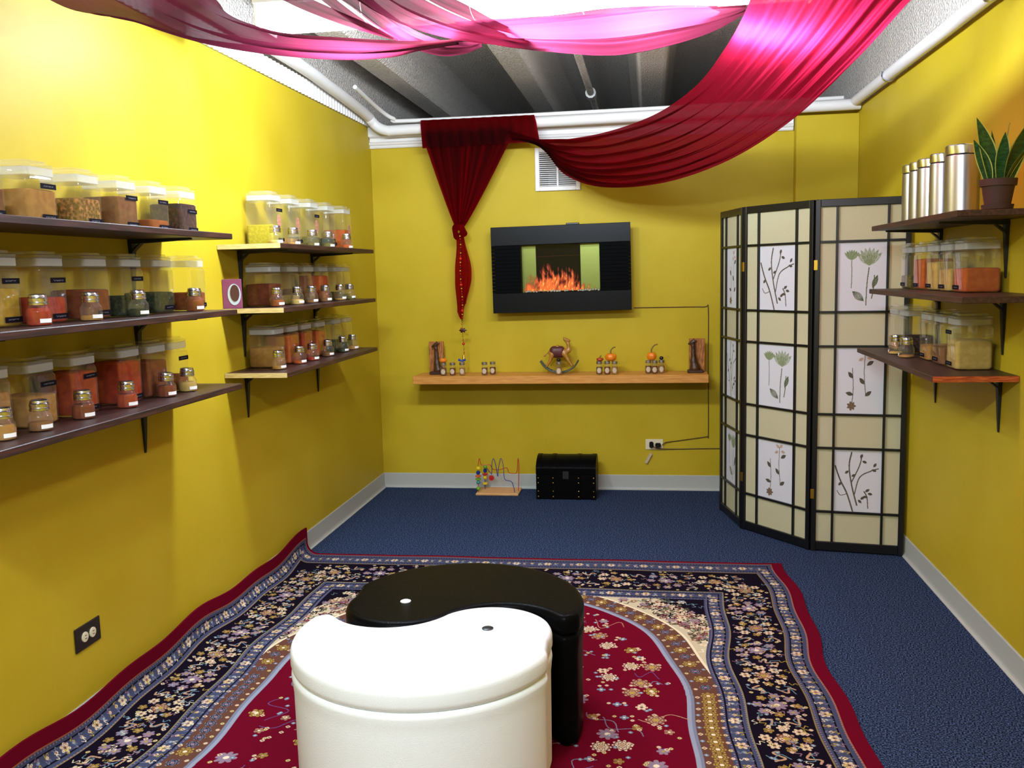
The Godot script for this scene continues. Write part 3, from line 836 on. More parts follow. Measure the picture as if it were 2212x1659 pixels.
func bead_maze() -> void:
	var t := thing("bead_maze", "wooden bead maze toy with coloured wires beside the black trunk", "toy", Vector3(0.83, 0, 0.13))
	obj("board", Geo.new().box(Vector3(0, 0.008, 0), Vector3(0.285, 0.016, 0.19), 0.004).mesh(), M["pine"], t)
	mat("toy_red", c8(190, 40, 30), 0.3)
	mat("toy_blue", c8(24, 48, 130), 0.3)
	mat("toy_green", c8(110, 170, 30), 0.3)
	mat("toy_yellow", c8(230, 196, 30), 0.3)
	mat("toy_orange", c8(226, 96, 40), 0.3)
	mat("toy_teal", c8(60, 140, 130), 0.3)
	var P := func(zx: float, zy: float, z: float) -> Vector3: return Vector3((zx - 370) * 0.00077, (572 - zy) * 0.00077, z)
	var red := [P.call(200, 552, 0.05), P.call(202, 420, 0.05), P.call(203, 320, 0.05), P.call(215, 262, 0.04), P.call(227, 320, 0.03), P.call(300, 322, 0.02), P.call(320, 366, 0.0), P.call(380, 372, -0.01), P.call(438, 358, -0.02), P.call(455, 398, -0.02), P.call(500, 408, -0.02), P.call(527, 390, -0.02), P.call(541, 270, -0.01), P.call(548, 330, 0.0), P.call(541, 552, 0.01)]
	obj("wire", Geo.new().tube(smooth_path(red, 5), 0.0024, 6).mesh(), M["toy_red"], t)
	var dark := [P.call(240, 552, -0.03), P.call(242, 470, -0.03), P.call(250, 360, -0.02), P.call(300, 400, 0.0), P.call(311, 400, 0.01), P.call(318, 310, 0.02), P.call(335, 265, 0.03), P.call(355, 330, 0.03), P.call(367, 420, 0.03), P.call(374, 350, 0.02), P.call(398, 263, 0.02), P.call(420, 340, 0.03), P.call(430, 440, 0.04), P.call(488, 458, 0.05), P.call(510, 500, 0.06), P.call(518, 552, 0.06)]
	obj("wire", Geo.new().tube(smooth_path(dark, 5), 0.0024, 6).mesh(), M["toy_blue"], t)
	var ball := Geo.new().lathe([Vector2(0.003, -0.013), Vector2(0.009, -0.011), Vector2(0.0135, -0.004), Vector2(0.0135, 0.004), Vector2(0.009, 0.011), Vector2(0.003, 0.013)], 12).mesh(60)
	var cube := Geo.new().box(Vector3.ZERO, Vector3(0.024, 0.024, 0.024), 0.005).mesh()
	var disc := Geo.new().lathe([Vector2(0.004, -0.006), Vector2(0.018, -0.005), Vector2(0.019, 0), Vector2(0.018, 0.005), Vector2(0.004, 0.006)], 12).mesh(40)
	for b in [[204, 346, 0.05, ball, "toy_yellow"], [202, 382, 0.05, cube, "toy_blue"], [201, 412, 0.05, disc, "toy_orange"], [201, 438, 0.05, disc, "toy_green"], [201, 468, 0.05, ball, "toy_teal"], [200, 522, 0.05, ball, "toy_green"], [248, 350, -0.02, ball, "toy_green"], [246, 385, -0.025, cube, "toy_blue"], [243, 418, -0.03, disc, "toy_red"], [242, 447, -0.03, ball, "toy_yellow"], [241, 500, -0.03, disc, "toy_yellow"]]:
		obj("bead", b[3], M[b[4]], t).position = P.call(b[0], b[1], b[2])
	var ring := obj("bead", disc, M["toy_red"], t)
	ring.position = P.call(308, 440, 0.01)
	ring.rotation.x = PI / 2
	obj("wire", Geo.new().tube([P.call(308, 440, 0.02), P.call(308, 440, -0.01)], 0.0024, 6).mesh(), M["toy_blue"], t)

func circle(c: Vector2, r: float, n := 64) -> PackedVector2Array:
	var p := PackedVector2Array()
	for k in n: p.append(c + Vector2.from_angle(TAU * k / n) * r)
	return p

func widest(list: Array) -> PackedVector2Array:
	var best := PackedVector2Array()
	var most := -1.0
	for p in list:
		var a := 0.0
		for k in p.size(): a += p[k].cross(p[(k + 1) % p.size()])
		if abs(a) > most:
			most = abs(a)
			best = p
	return best

# one half of a yin-yang: a disc cut by an S line whose lobe bulges out and whose hollow takes the other half's lobe
func yin() -> PackedVector2Array:
	var R := 0.388
	var m := Vector2(0.01, -0.125)
	var e := Vector2.from_angle(0.52)
	var n := Vector2(-e.y, e.x)
	var half := PackedVector2Array([m - e, m + e, m + e + n, m - e + n])
	var p := widest(Geometry2D.merge_polygons(half, circle(m + e * 0.19, 0.188)))
	p = widest(Geometry2D.intersect_polygons(p, circle(Vector2.ZERO, R, 96)))
	p = widest(Geometry2D.clip_polygons(p, circle(m - e * 0.19, 0.195)))
	p = widest(Geometry2D.offset_polygon(p, 0.09, Geometry2D.JOIN_ROUND))
	p = widest(Geometry2D.offset_polygon(p, -0.125, Geometry2D.JOIN_ROUND))
	p = widest(Geometry2D.offset_polygon(p, 0.035, Geometry2D.JOIN_ROUND))
	var c := Curve2D.new()
	for q in p: c.add_point(q)
	c.add_point(p[0])
	var out := PackedVector2Array()
	for k in 128: out.append(c.sample_baked(c.get_baked_length() * k / 128.0))
	return out

func ottoman(label: String, centre: Vector3, turn: float, leather: String, dot: String) -> void:
	var t := thing("ottoman", label, "ottoman", centre, "yin-yang ottomans on the rug")
	t.rotation.y = turn
	var p := yin()
	var H := 0.42
	obj("body", Geo.new().prism(p, [Vector2(0.02, 0.0), Vector2(0.012, 0.004), Vector2(0.008, 0.02), Vector2(0.006, H - 0.13), Vector2(0.003, H - 0.1), Vector2(0.001, H - 0.083), Vector2(0.002, H - 0.074), Vector2(0.008, H - 0.068), Vector2(0.016, H - 0.065), Vector2(0.02, H - 0.064)]).mesh(50), M[leather], t)
	obj("cushion_lid", Geo.new().prism(p, [Vector2(0.02, H - 0.064), Vector2(0.009, H - 0.063), Vector2(0.003, H - 0.056), Vector2(0.0, H - 0.045), Vector2(0.0, H - 0.02), Vector2(0.002, H - 0.012), Vector2(0.006, H - 0.005), Vector2(0.013, H - 0.001), Vector2(0.022, H)]).mesh(50), M[leather], t)
	var b := Vector2(0.01, -0.125) + Vector2.from_angle(0.52) * 0.19
	obj("button", Geo.new().lathe([Vector2(0.017, H - 0.004), Vector2(0.017, H + 0.002), Vector2(0.013, H + 0.004), Vector2(0.004, H + 0.005)], 16, Vector3(b.x, 0, b.y)).mesh(50), M[dot], t)

# ---------------------------------------------------------------- rug
func dot_flower(r: int, petals: int, a: Color, b: Color, mid: Color, seed_: int) -> Image:
	var im := Image.create(2 * r + 1, 2 * r + 1, false, Image.FORMAT_RGBA8)
	var k := RandomNumberGenerator.new()
	k.seed = seed_
	for x in 2 * r + 1:
		for y in 2 * r + 1:
			var d := Vector2(x - r, y - r)
			var ang := d.angle()
			var q := d.length() / r
			var lim: float = 0.62 + 0.38 * abs(cos(ang * petals / 2.0))
			if q < 0.26: im.set_pixel(x, y, mid)
			elif q < lim: im.set_pixel(x, y, a if fmod(q * 3.0 + (0.0 if abs(cos(ang * petals / 2.0)) > 0.5 else 0.5), 1.0) > 0.4 else b)
	return im

func stamp(im: Image, s: Image, x: float, y: float) -> void:
	im.blend_rect(s, Rect2i(0, 0, s.get_width(), s.get_height()), Vector2i(int(x - s.get_width() / 2.0), int(y - s.get_height() / 2.0)))

func squiggle(im: Image, x: float, y: float, len_: float, amp: float, a0: float, col: Color, w := 2) -> void:
	var n := int(len_)
	for k in n:
		var s := float(k)
		var p := Vector2(s - len_ / 2, amp * sin(s / len_ * TAU * 1.2)).rotated(a0) + Vector2(x, y)
		im.fill_rect(Rect2i(int(p.x), int(p.y), w, w), col)

func rug_texture() -> ImageTexture:
	var w := 1432
	var h := 1960
	var px := 560.0
	var im := Image.create(w, h, false, Image.FORMAT_RGBA8)
	var red := c8(100, 8, 30)
	var blue := c8(66, 70, 94)
	var ink := c8(20, 14, 26)
	var cream := c8(220, 206, 172)
	var tan_ := c8(178, 140, 108)
	var rose := c8(150, 112, 124)
	var gold := c8(168, 142, 60)
	var grey := c8(116, 120, 138)
	var teal := c8(110, 140, 154)
	var brown := c8(96, 62, 50)
	im.fill(red)
	var r1 := Vector2(28, 12)
	var r2 := Vector2(78, 92)
	var r3 := Vector2(192, 244)
	var r4 := Vector2(240, 302)
	var band := func(o: Vector2, c: Color) -> void: im.fill_rect(Rect2i(int(o.x), int(o.y), w - 2 * int(o.x), h - 2 * int(o.y)), c)
	band.call(r1, c8(150, 90, 60))
	band.call(r1 + Vector2(3, 3), blue)
	band.call(r1 + Vector2(12, 16), ink)
	band.call(r1 + Vector2(15, 20), blue)
	band.call(r2 - Vector2(14, 18), ink)
	band.call(r2 - Vector2(11, 14), blue)
	band.call(r2 - Vector2(3, 4), c8(130, 110, 70))
	band.call(r2, ink)
	band.call(r3, c8(130, 120, 84))
	band.call(r3 + Vector2(3, 4), blue)
	band.call(r3 + Vector2(11, 14), ink)
	band.call(r3 + Vector2(14, 18), blue)
	band.call(r4 - Vector2(11, 14), ink)
	band.call(r4 - Vector2(8, 10), blue)
	band.call(r4, ink)
	var cx := w / 2.0
	var cy := h / 2.0
	rng.seed = 77
	# stamps
	var big := [dot_flower(20, 8, tan_, brown, gold, 1), dot_flower(20, 8, rose, grey, cream, 2), dot_flower(19, 10, cream, brown, tan_, 3), dot_flower(16, 6, gold, brown, cream, 4)]
	var mid := [dot_flower(12, 6, cream, tan_, brown, 5), dot_flower(12, 6, rose, grey, gold, 6), dot_flower(10, 5, tan_, brown, cream, 7), dot_flower(9, 4, teal, grey, cream, 8), dot_flower(10, 5, gold, brown, tan_, 9)]
	var tiny := [dot_flower(5, 4, cream, tan_, brown, 10), dot_flower(5, 4, gold, cream, ink, 11), dot_flower(5, 4, grey, teal, cream, 12), dot_flower(5, 4, tan_, cream, rose, 13)]
	# ovals: outer line, motif band, inner line, field
	var half := 415.0
	var straight := 150.0
	var arc := 520.0
	for e in [[165.0, c8(190, 176, 144)], [74.0, cream], [68.0, brown], [14.0, grey], [8.0, c8(140, 146, 160)], [0.0, red]]:
		var ex: float = e[0]
		for y in h:
			var dy: float = max(0.0, abs(y - cy) - straight)
			var ry: float = arc + ex
			if dy < ry:
				var hw: float = (half + ex) * sqrt(1.0 - dy * dy / (ry * ry))
				var x0: float = max(cx - hw, r4.x)
				var x1: float = min(cx + hw, w - r4.x)
				if y >= r4.y and y < h - r4.y and x1 > x0: im.fill_rect(Rect2i(int(x0), y, int(x1 - x0), 1), e[1])
	# a point on the oval grown by ex
	var oval := func(s: float, ex: float) -> Vector2:
		var a := s * TAU
		var d := Vector2(cos(a) * (half + ex), sin(a) * (arc + ex))
		return Vector2(cx + d.x, cy + d.y + straight * (1.0 if sin(a) > 0 else -1.0))
	var inside := func(x: float, y: float, ex: float) -> bool:
		var dy: float = max(0.0, abs(y - cy) - straight)
		return pow((x - cx) / (half + ex), 2) + pow(dy / (arc + ex), 2) < 1.0
	# motif band round the field
	var along_line := []
	for k in 96:
		along_line.append(oval.call(k / 96.0, 42.0))
	for k in 12:
		along_line.append(Vector2(cx + half + 42, cy - straight + k * straight / 6.0))
		along_line.append(Vector2(cx - half - 42, cy - straight + k * straight / 6.0))
	var gf := dot_flower(15, 8, gold, brown, cream, 20)
	var gg := dot_flower(12, 6, grey, ink, rose, 21)
	for k in along_line.size():
		stamp(im, gf if k % 2 == 0 else gg, along_line[k].x, along_line[k].y)
		var nn: Vector2 = (along_line[k] - Vector2(cx, cy)).normalized()
		stamp(im, tiny[k % 4], along_line[k].x - nn.x * 22, along_line[k].y - nn.y * 22)
		stamp(im, tiny[(k + 1) % 4], along_line[k].x + nn.x * 21, along_line[k].y + nn.y * 21)
	# spandrels: cream scrolls towards the oval, dark in the corners
	for k in 2600:
		var x := rng.randf_range(r4.x + 6, w - r4.x - 6)
		var y := rng.randf_range(r4.y + 6, h - r4.y - 6)
		if inside.call(x, y, 80.0): continue
		var near_oval: bool = inside.call(x, y, 165.0)
		if near_oval:
			squiggle(im, x, y, rng.randf_range(14, 34), rng.randf_range(3, 8), rng.randf() * TAU, cream if rng.randf() < 0.4 else [brown, ink, c8(90, 90, 60)][k % 3], 3)
		else:
			if rng.randf() < 0.35: squiggle(im, x, y, rng.randf_range(14, 30), 6, rng.randf() * TAU, teal if rng.randf() < 0.5 else grey, 2)
			elif rng.randf() < 0.2: stamp(im, mid[rng.randi() % 5], x, y)
	var done := 0
	for k in 9000:
		var x := rng.randf_range(r4.x + 4, w - r4.x - 4)
		var y := rng.randf_range(r4.y + 4, h - r4.y - 4)
		if done > 900 or inside.call(x, y, 84.0) or not inside.call(x, y, 172.0): continue
		done += 1
		if k % 5 == 0: stamp(im, mid[k % 3], x, y)
		else: squiggle(im, x, y, rng.randf_range(10, 26), rng.randf_range(3, 7), rng.randf() * TAU, [brown, ink, c8(84, 84, 60), ink, c8(120, 60, 60)][k % 5], 3)
	# red field: vines, flowers
	for k in 130:
		var x := rng.randf_range(cx - half, cx + half)
		var y := rng.randf_range(cy - arc - straight, cy + arc + straight)
		if not inside.call(x, y, -40.0): continue
		var col: Color = [grey, c8(96, 74, 120), tan_][k % 3]
		squiggle(im, x, y, rng.randf_range(50, 110), rng.randf_range(10, 24), rng.randf() * TAU, col, 2)
	for gx in range(-7, 8):
		for gy in range(-13, 14):
			var x := cx + gx * 56.0 + rng.randf_range(-16, 16) + (28 if gy % 2 else 0)
			var y := cy + gy * 52.0 + rng.randf_range(-14, 14)
			if not inside.call(x, y, -26.0): continue
			var q := rng.randf()
			if q < 0.3: stamp(im, big[rng.randi() % 4], x, y)
			elif q < 0.8: stamp(im, mid[rng.randi() % 5], x, y)
			for e in 3:
				stamp(im, tiny[rng.randi() % 4], x + rng.randf_range(-20, 20), y + rng.randf_range(-20, 20))
	# borders: unit is repeated along each side
	var side := func(p0: Vector2, p1: Vector2, wide: float, kind: int) -> void:
		var d := (p1 - p0).normalized()
		var nr := Vector2(-d.y, d.x)
		var L := p0.distance_to(p1)
		if kind == 0:
			var n := int(L / 22.0)
			for k in n:
				var c: Vector2 = p0 + d * (k + 0.5) * L / n
				stamp(im, tiny[k % 4] if k % 4 != 1 else mid[0], c.x, c.y)
				squiggle(im, c.x + nr.x * 7, c.y + nr.y * 7, 12, 4, rng.randf() * TAU, [gold, grey, cream][k % 3], 2)
				squiggle(im, c.x - nr.x * 7, c.y - nr.y * 7, 12, 4, rng.randf() * TAU, [rose, gold, grey][k % 3], 2)
			var m := int(L / 8.0)
			for k in m:
				for s in [-1, 1]:
					var c: Vector2 = p0 + d * k * 8.0 + nr * s * wide * 0.42
					im.fill_rect(Rect2i(int(c.x), int(c.y), 3, 3), [rose, grey][k % 2])
		else:
			var n := int(L / 120.0)
			for k in n:
				var c: Vector2 = p0 + d * (k + 0.5) * L / n
				stamp(im, big[k % 2], c.x, c.y)
				for j in 8:
					var e: Vector2 = c + (d * cos(j * TAU / 8) * 37.0 + nr * sin(j * TAU / 8) * wide * 0.32)
					stamp(im, mid[(k % 2) if j % 3 else 4], e.x, e.y)
				for s in [-1, 1]:
					var f: Vector2 = c + d * 60.0 + nr * s * wide * 0.24
					squiggle(im, f.x, f.y, 34, 9, rng.randf() * TAU, tan_, 4)
					squiggle(im, f.x, f.y, 40, 7, rng.randf() * TAU, teal, 2)
				for j in 34:
					var f: Vector2 = c + d * rng.randf_range(-60, 60) + nr * rng.randf_range(-0.46, 0.46) * wide
					if rng.randf() < 0.55: stamp(im, tiny[rng.randi() % 4], f.x, f.y)
					else: squiggle(im, f.x, f.y, 16, 4, rng.randf() * TAU, [teal, rose, gold, cream][j % 4], 2)
	var m1 := (r1 + r2) / 2
	var m2 := (r2 + r3) / 2
	var m3 := (r3 + r4) / 2
	for e in [[m1, 50.0, 64.0, 0], [m2, 114.0, 152.0, 1], [m3, 46.0, 58.0, 0]]:
		var q: Vector2 = e[0]
		side.call(q, Vector2(w - q.x, q.y), e[2], e[3])
		side.call(Vector2(w - q.x, q.y), Vector2(w - q.x, h - q.y), e[1], e[3])
		side.call(Vector2(w - q.x, h - q.y), Vector2(q.x, h - q.y), e[2], e[3])
		side.call(Vector2(q.x, h - q.y), q, e[1], e[3])
	return ImageTexture.create_from_image(im)

func rug() -> void:
	var m := StandardMaterial3D.new()
	m.resource_name = "rug_weave"
	m.albedo_texture = rug_texture()
	m.roughness = 0.95
	m.metallic_specular = 0.1
	var WX := 2.557
	var L := 3.5
	var z0 := 1.555
	var R := 0.07
	var climb := 0.062
	var point := func(s: float, z: float, lift: float) -> Vector3:
		# s: distance from the edge that leans on the wall
		var wob: float = 0.012 * sin(z * 5.1) + 0.008 * sin(z * 11.7 + 1.0)
		var c: float = climb + wob
		var q := s
		if q < c: return Vector3(0.026 + lift, R + c - q, z)
		q -= c
		var arcl := R * PI / 2
		if q < arcl:
			var a := q / R
			return Vector3(0.026 + R - cos(a) * R + lift * cos(a), R - sin(a) * R + lift * sin(a), z)
		q -= arcl
		return Vector3(0.026 + R + q, lift + 0.0025 * max(0.0, sin(q * 7.0 + z * 2.0)) * smoothstep(0.0, 0.3, q), z)
	var g := Geo.new()
	var nu := 150
	var nv := 70
	var uvs := func(a: float) -> float: return pow(a, 1.35)
	for layer in [0.009, 0.001]:
		g.sheet(nu, nv, func(a, b): return point.call(uvs.call(a) * WX, z0 + b * L, layer))
	for k in g.t.size(): g.t[k] = Vector2(uvs.call(g.t[k].x), g.t[k].y)
	var o2 := (nu + 1) * (nv + 1)
	for k in range(g.i.size() / 2, g.i.size(), 3):
		var q := g.i[k + 1]
		g.i[k + 1] = g.i[k + 2]
		g.i[k + 2] = q
	for a in nu:
		var p := a * (nv + 1)
		g.quad(p + o2, p, p + nv + 1, p + nv + 1 + o2)
		p += nv
		g.quad(p, p + o2, p + nv + 1 + o2, p + nv + 1)
	for b in nv:
		g.quad(b, b + o2, b + 1 + o2, b + 1)
		var p := nu * (nv + 1) + b
		g.quad(p + o2, p, p + 1, p + 1 + o2)
	tag(obj("persian_rug", g.mesh(70), m), "red and navy Persian rug with floral borders, one edge against the wall", "rug")

# ---------------------------------------------------------------- folding screen
func print_texture(kind: int) -> ImageTexture:
	var w := 160
	var h := 224
	var im := Image.create(w, h, false, Image.FORMAT_RGB8)
	im.fill(c8(212, 212, 218))
	var ink := c8(84, 76, 62)
	var green := c8(124, 140, 96)
	var dg := c8(84, 92, 62)
	var line := func(pts: Array, wd: float, col: Color) -> void:
		for k in pts.size() - 1:
			var n := int(pts[k].distance_to(pts[k + 1]) * 1.5) + 1
			for j in n:
				var q: Vector2 = pts[k].cubic_interpolate(pts[k + 1], pts[max(k - 1, 0)], pts[min(k + 2, pts.size() - 1)], float(j) / n)
				im.fill_rect(Rect2i(int(q.x - wd / 2), int(q.y - wd / 2), max(1, int(wd)), max(1, int(wd))), col)
	var leaf := func(c: Vector2, a: float, l: float, wd: float, col: Color) -> void:
		for k in 40:
			var s := k / 39.0
			var hw := wd * sin(s * PI)
			for j in range(-8, 9):
				var q := c + Vector2(s * l, hw * j / 8.0).rotated(a)
				im.fill_rect(Rect2i(int(q.x), int(q.y), 1, 1), col if (k + j) % 7 else col.darkened(0.25))
	if kind == 0:
		line.call([Vector2(66, 222), Vector2(46, 160), Vector2(22, 110), Vector2(4, 60)], 4, ink)
		line.call([Vector2(80, 200), Vector2(62, 130), Vector2(52, 60), Vector2(60, 10)], 4, ink)
		line.call([Vector2(60, 120), Vector2(86, 60), Vector2(94, 24)], 3, ink)
		line.call([Vector2(72, 160), Vector2(88, 100), Vector2(124, 76), Vector2(150, 66)], 3, ink)
		line.call([Vector2(46, 160), Vector2(24, 166), Vector2(12, 150)], 2, ink)
		line.call([Vector2(118, 210), Vector2(114, 170), Vector2(104, 150)], 3, ink)
		for p in [[90, 30, -1.2], [96, 40, 0.4], [128, 70, 0.3], [134, 60, -1.0], [50, 76, 2.4], [108, 150, -0.6], [116, 156, 0.2], [84, 180, 0.8], [92, 178, -0.6], [26, 118, 2.2], [60, 96, -0.4], [100, 168, 0.1]]:
			leaf.call(Vector2(p[0], p[1]), p[2], 16, 4, ink)
	elif kind == 1:
		for f in [[46, 40, 20], [104, 46, 34]]:
			var c := Vector2(f[0], f[1])
			for k in 7:
				leaf.call(c + Vector2(0, f[2] * 0.9), -PI / 2 + (k - 3) * 0.26, f[2] * 1.7, f[2] * 0.24, green if k % 2 else c8(142, 152, 116))
		line.call([Vector2(46, 60), Vector2(48, 110), Vector2(46, 150)], 2, dg)
		line.call([Vector2(104, 84), Vector2(98, 140), Vector2(96, 206)], 3, dg)
		line.call([Vector2(122, 110), Vector2(120, 150), Vector2(114, 184)], 3, dg)
		leaf.call(Vector2(50, 160), 0.7, 50, 11, dg)
		leaf.call(Vector2(116, 150), -1.2, 44, 8, dg)
	else:
		line.call([Vector2(98, 20), Vector2(96, 90), Vector2(102, 160)], 2, ink)
		line.call([Vector2(56, 70), Vector2(60, 140), Vector2(54, 214)], 2, ink)
		for p in [[96, 24, -2.4], [98, 22, -0.8], [104, 34, 0.2], [92, 36, 2.6]]:
			leaf.call(Vector2(p[0], p[1]), p[2], 18, 5, c8(196, 164, 140))
		for p in [[96, 124, -2.2], [100, 164, -0.7], [58, 104, -2.2], [60, 160, 3.4], [104, 60, -0.6]]:
			leaf.call(Vector2(p[0], p[1]), p[2], 26, 6, ink)
		for k in 7:
			leaf.call(Vector2(54, 198), k * TAU / 7, 16, 4, c8(120, 96, 72))
	return ImageTexture.create_from_image(im)

func folding_screen() -> void:
	var t := thing("folding_screen", "black framed shoji folding screen with botanical print panes", "room divider", Vector3(2.643, 0, 1.292))
	var prints := []
	for k in 3:
		var pm := StandardMaterial3D.new()
		pm.resource_name = "botanical_print"
		pm.albedo_texture = print_texture(k)
		pm.roughness = 0.9
		pm.backlight_enabled = true
		pm.backlight = Color(0.4, 0.4, 0.4)
		prints.append(pm)
	var pts := [Vector2(2.253, 0.49), Vector2(2.338, 0.903), Vector2(2.643, 1.292), Vector2(3.083, 1.362)]
	var order := [[2, 0, 1], [0, 1, 2], [1, 2, 0]]
	var H := 1.78
	var rows := [0.0, 0.101, 0.306, 0.407, 0.61, 0.712, 0.907, 1.0]
	for k in 3:
		var a: Vector2 = pts[k]
		var b: Vector2 = pts[k + 1]
		var wd := a.distance_to(b) - 0.006
		var p := Node3D.new()
		p.name = "panel"
		t.add_child(p, true)
		var mid := (a + b) / 2
		p.position = Vector3(mid.x, 0, mid.y) - t.position
		p.rotation.y = -(b - a).angle()
		# frame and lattice of this leaf, in its own plane
		var st := 0.024
		for s in [-1, 1]:
			obj("stile", Geo.new().box(Vector3(s * (wd / 2 - st / 2), H / 2, 0), Vector3(st, H, 0.02), 0.002).mesh(), M["screen_frame"], p)
		var y0 := 0.052
		var y1 := H - 0.036
		obj("rail", Geo.new().box(Vector3(0, y1 + 0.018, 0), Vector3(wd - 2 * st, 0.036, 0.02), 0.002).mesh(), M["screen_frame"], p)
		obj("rail", Geo.new().box(Vector3(0, 0.03, 0), Vector3(wd - 2 * st, 0.044, 0.02), 0.002).mesh(), M["screen_frame"], p)
		var iw := wd - 2 * st
		var ih := y1 - y0
		var cols := [-iw / 2, -iw / 2 + iw * 0.2, -iw / 2 + iw * 0.8, iw / 2]
		for c in [1, 2]:
			obj("lattice_bar", Geo.new().box(Vector3(cols[c], (y0 + y1) / 2, 0.001), Vector3(0.011, ih, 0.014), 0.001).mesh(), M["screen_frame"], p)
		for r in range(1, 7):
			obj("lattice_bar", Geo.new().box(Vector3(0, y1 - rows[r] * ih, 0.001), Vector3(iw, 0.011, 0.014), 0.001).mesh(), M["screen_frame"], p)
		for r in 7:
			for c in 3:
				var xa: float = cols[c] + (0.0055 if c > 0 else 0.0)
				var xb: float = cols[c + 1] - (0.0055 if c < 2 else 0.0)
				var ya: float = y1 - rows[r] * ih - (0.0055 if r > 0 else 0.0)
				var yb: float = y1 - rows[r + 1] * ih + (0.0055 if r < 6 else 0.0)
				if r % 2 == 1 and c == 1:
					var pm: Material = prints[order[k][(r - 1) / 2]]
					var g := Geo.new()
					g.sheet(1, 1, func(u, v): return Vector3(lerp(xa, xb, u), lerp(ya, yb, v), -0.003))
					obj("print_pane", g.mesh(30, false), pm, p)
				else:
					obj("paper_pane", Geo.new().box(Vector3((xa + xb) / 2, (ya + yb) / 2, -0.004), Vector3(xb - xa, ya - yb, 0.002), 0.0004).mesh(), M["cream_paper"], p)
		if k > 0:
			for y in [1.46, 0.3]:
				obj("hinge", Geo.new().box(Vector3(-wd / 2 + 0.004, y, 0.011), Vector3(0.018, 0.05, 0.004), 0.001).mesh(), M["brass"], p)

# ---------------------------------------------------------------- shelves, jars, shakers
func shelf(called: String, label: String, side: int, y: float, z0: float, z1: float, brackets: Array, endm := "") -> void:
	# side 1: on the left wall, reaching to +x; -1: on the right wall
	var wx := 0.0 if side > 0 else W
	var t := thing(called, label, "shelf", Vector3(wx, y, (z0 + z1) / 2), "dark wooden wall shelves")
	var d := 0.285
	var L := z1 - z0
	obj("board", Geo.new().box(Vector3(side * (d / 2 + 0.001), -0.0105, 0), Vector3(d, 0.021, L), 0.002).mesh(), M["dark_wood"], t)
	if endm: obj("end_face", Geo.new().box(Vector3(side * (d / 2 + 0.001), -0.0105, L / 2 + 0.0012), Vector3(d - 0.001, 0.0205, 0.0024), 0.0005).mesh(), M[endm], t)
	for bz in brackets:
		var zc: float = bz - (z0 + z1) / 2
		var b := Node3D.new()
		b.name = "bracket"
		t.add_child(b, true)
		b.position = Vector3(0, -0.0215, zc)
		var leg := []
		for q in [[0.0, 0.017, 0.016], [-0.03, 0.015, 0.014], [-0.13, 0.009, 0.01], [-0.205, 0.004, 0.006]]:
			leg.append(PackedVector3Array([Vector3(side * 0.001, q[0], -q[1]), Vector3(side * q[2], q[0], -q[1]), Vector3(side * q[2], q[0], q[1]), Vector3(side * 0.001, q[0], q[1])]))
		obj("upright", Geo.new().rings(leg).mesh(25), M["black_iron"], b)
		var arm := []
		for q in [[0.001, 0.017, 0.016], [0.05, 0.015, 0.014], [0.15, 0.01, 0.01], [0.235, 0.005, 0.006]]:
			arm.append(PackedVector3Array([Vector3(side * q[0], 0, -q[1]), Vector3(side * q[0], -q[2], -q[1]), Vector3(side * q[0], -q[2], q[1]), Vector3(side * q[0], 0, q[1])]))
		obj("arm", Geo.new().rings(arm).mesh(25), M["black_iron"], b)
		var web := []
		for q in 7:
			var a := PI / 2 * q / 6.0
			var p := Vector3(side * (0.05 - 0.036 * sin(a)), -0.05 + 0.036 * cos(a), 0)
			web.append(PackedVector3Array([p + Vector3(0, 0, -0.012), Vector3(side * (0.05 * (1.0 - q / 6.0) + 0.006), -0.006 - 0.044 * q / 6.0, -0.012), Vector3(side * (0.05 * (1.0 - q / 6.0) + 0.006), -0.006 - 0.044 * q / 6.0, 0.012), p + Vector3(0, 0, 0.012)]))
		obj("web", Geo.new().rings(web).mesh(25), M["black_iron"], b)

func label_material(k: int) -> Material:
	var key := "jar_label_%d" % k
	if not M.has(key):
		var im := Image.create(96, 24, false, Image.FORMAT_RGB8)
		im.fill(c8(20, 16, 24))
		var r := RandomNumberGenerator.new()
		r.seed = 900 + k
		var x := 20
		while x < 78:
			var wd := r.randi_range(2, 4)
			im.fill_rect(Rect2i(x, 9 + r.randi_range(0, 2), wd, r.randi_range(3, 6)), c8(120, 116, 128))
			x += wd + r.randi_range(1, 3)
		var m := StandardMaterial3D.new()
		m.resource_name = key
		m.albedo_texture = ImageTexture.create_from_image(im)
		m.roughness = 0.6
		m.metallic_specular = 0.15
		M[key] = m
	return M[key]

const COUNT := ["", "first", "second", "third", "fourth", "fifth", "sixth"]

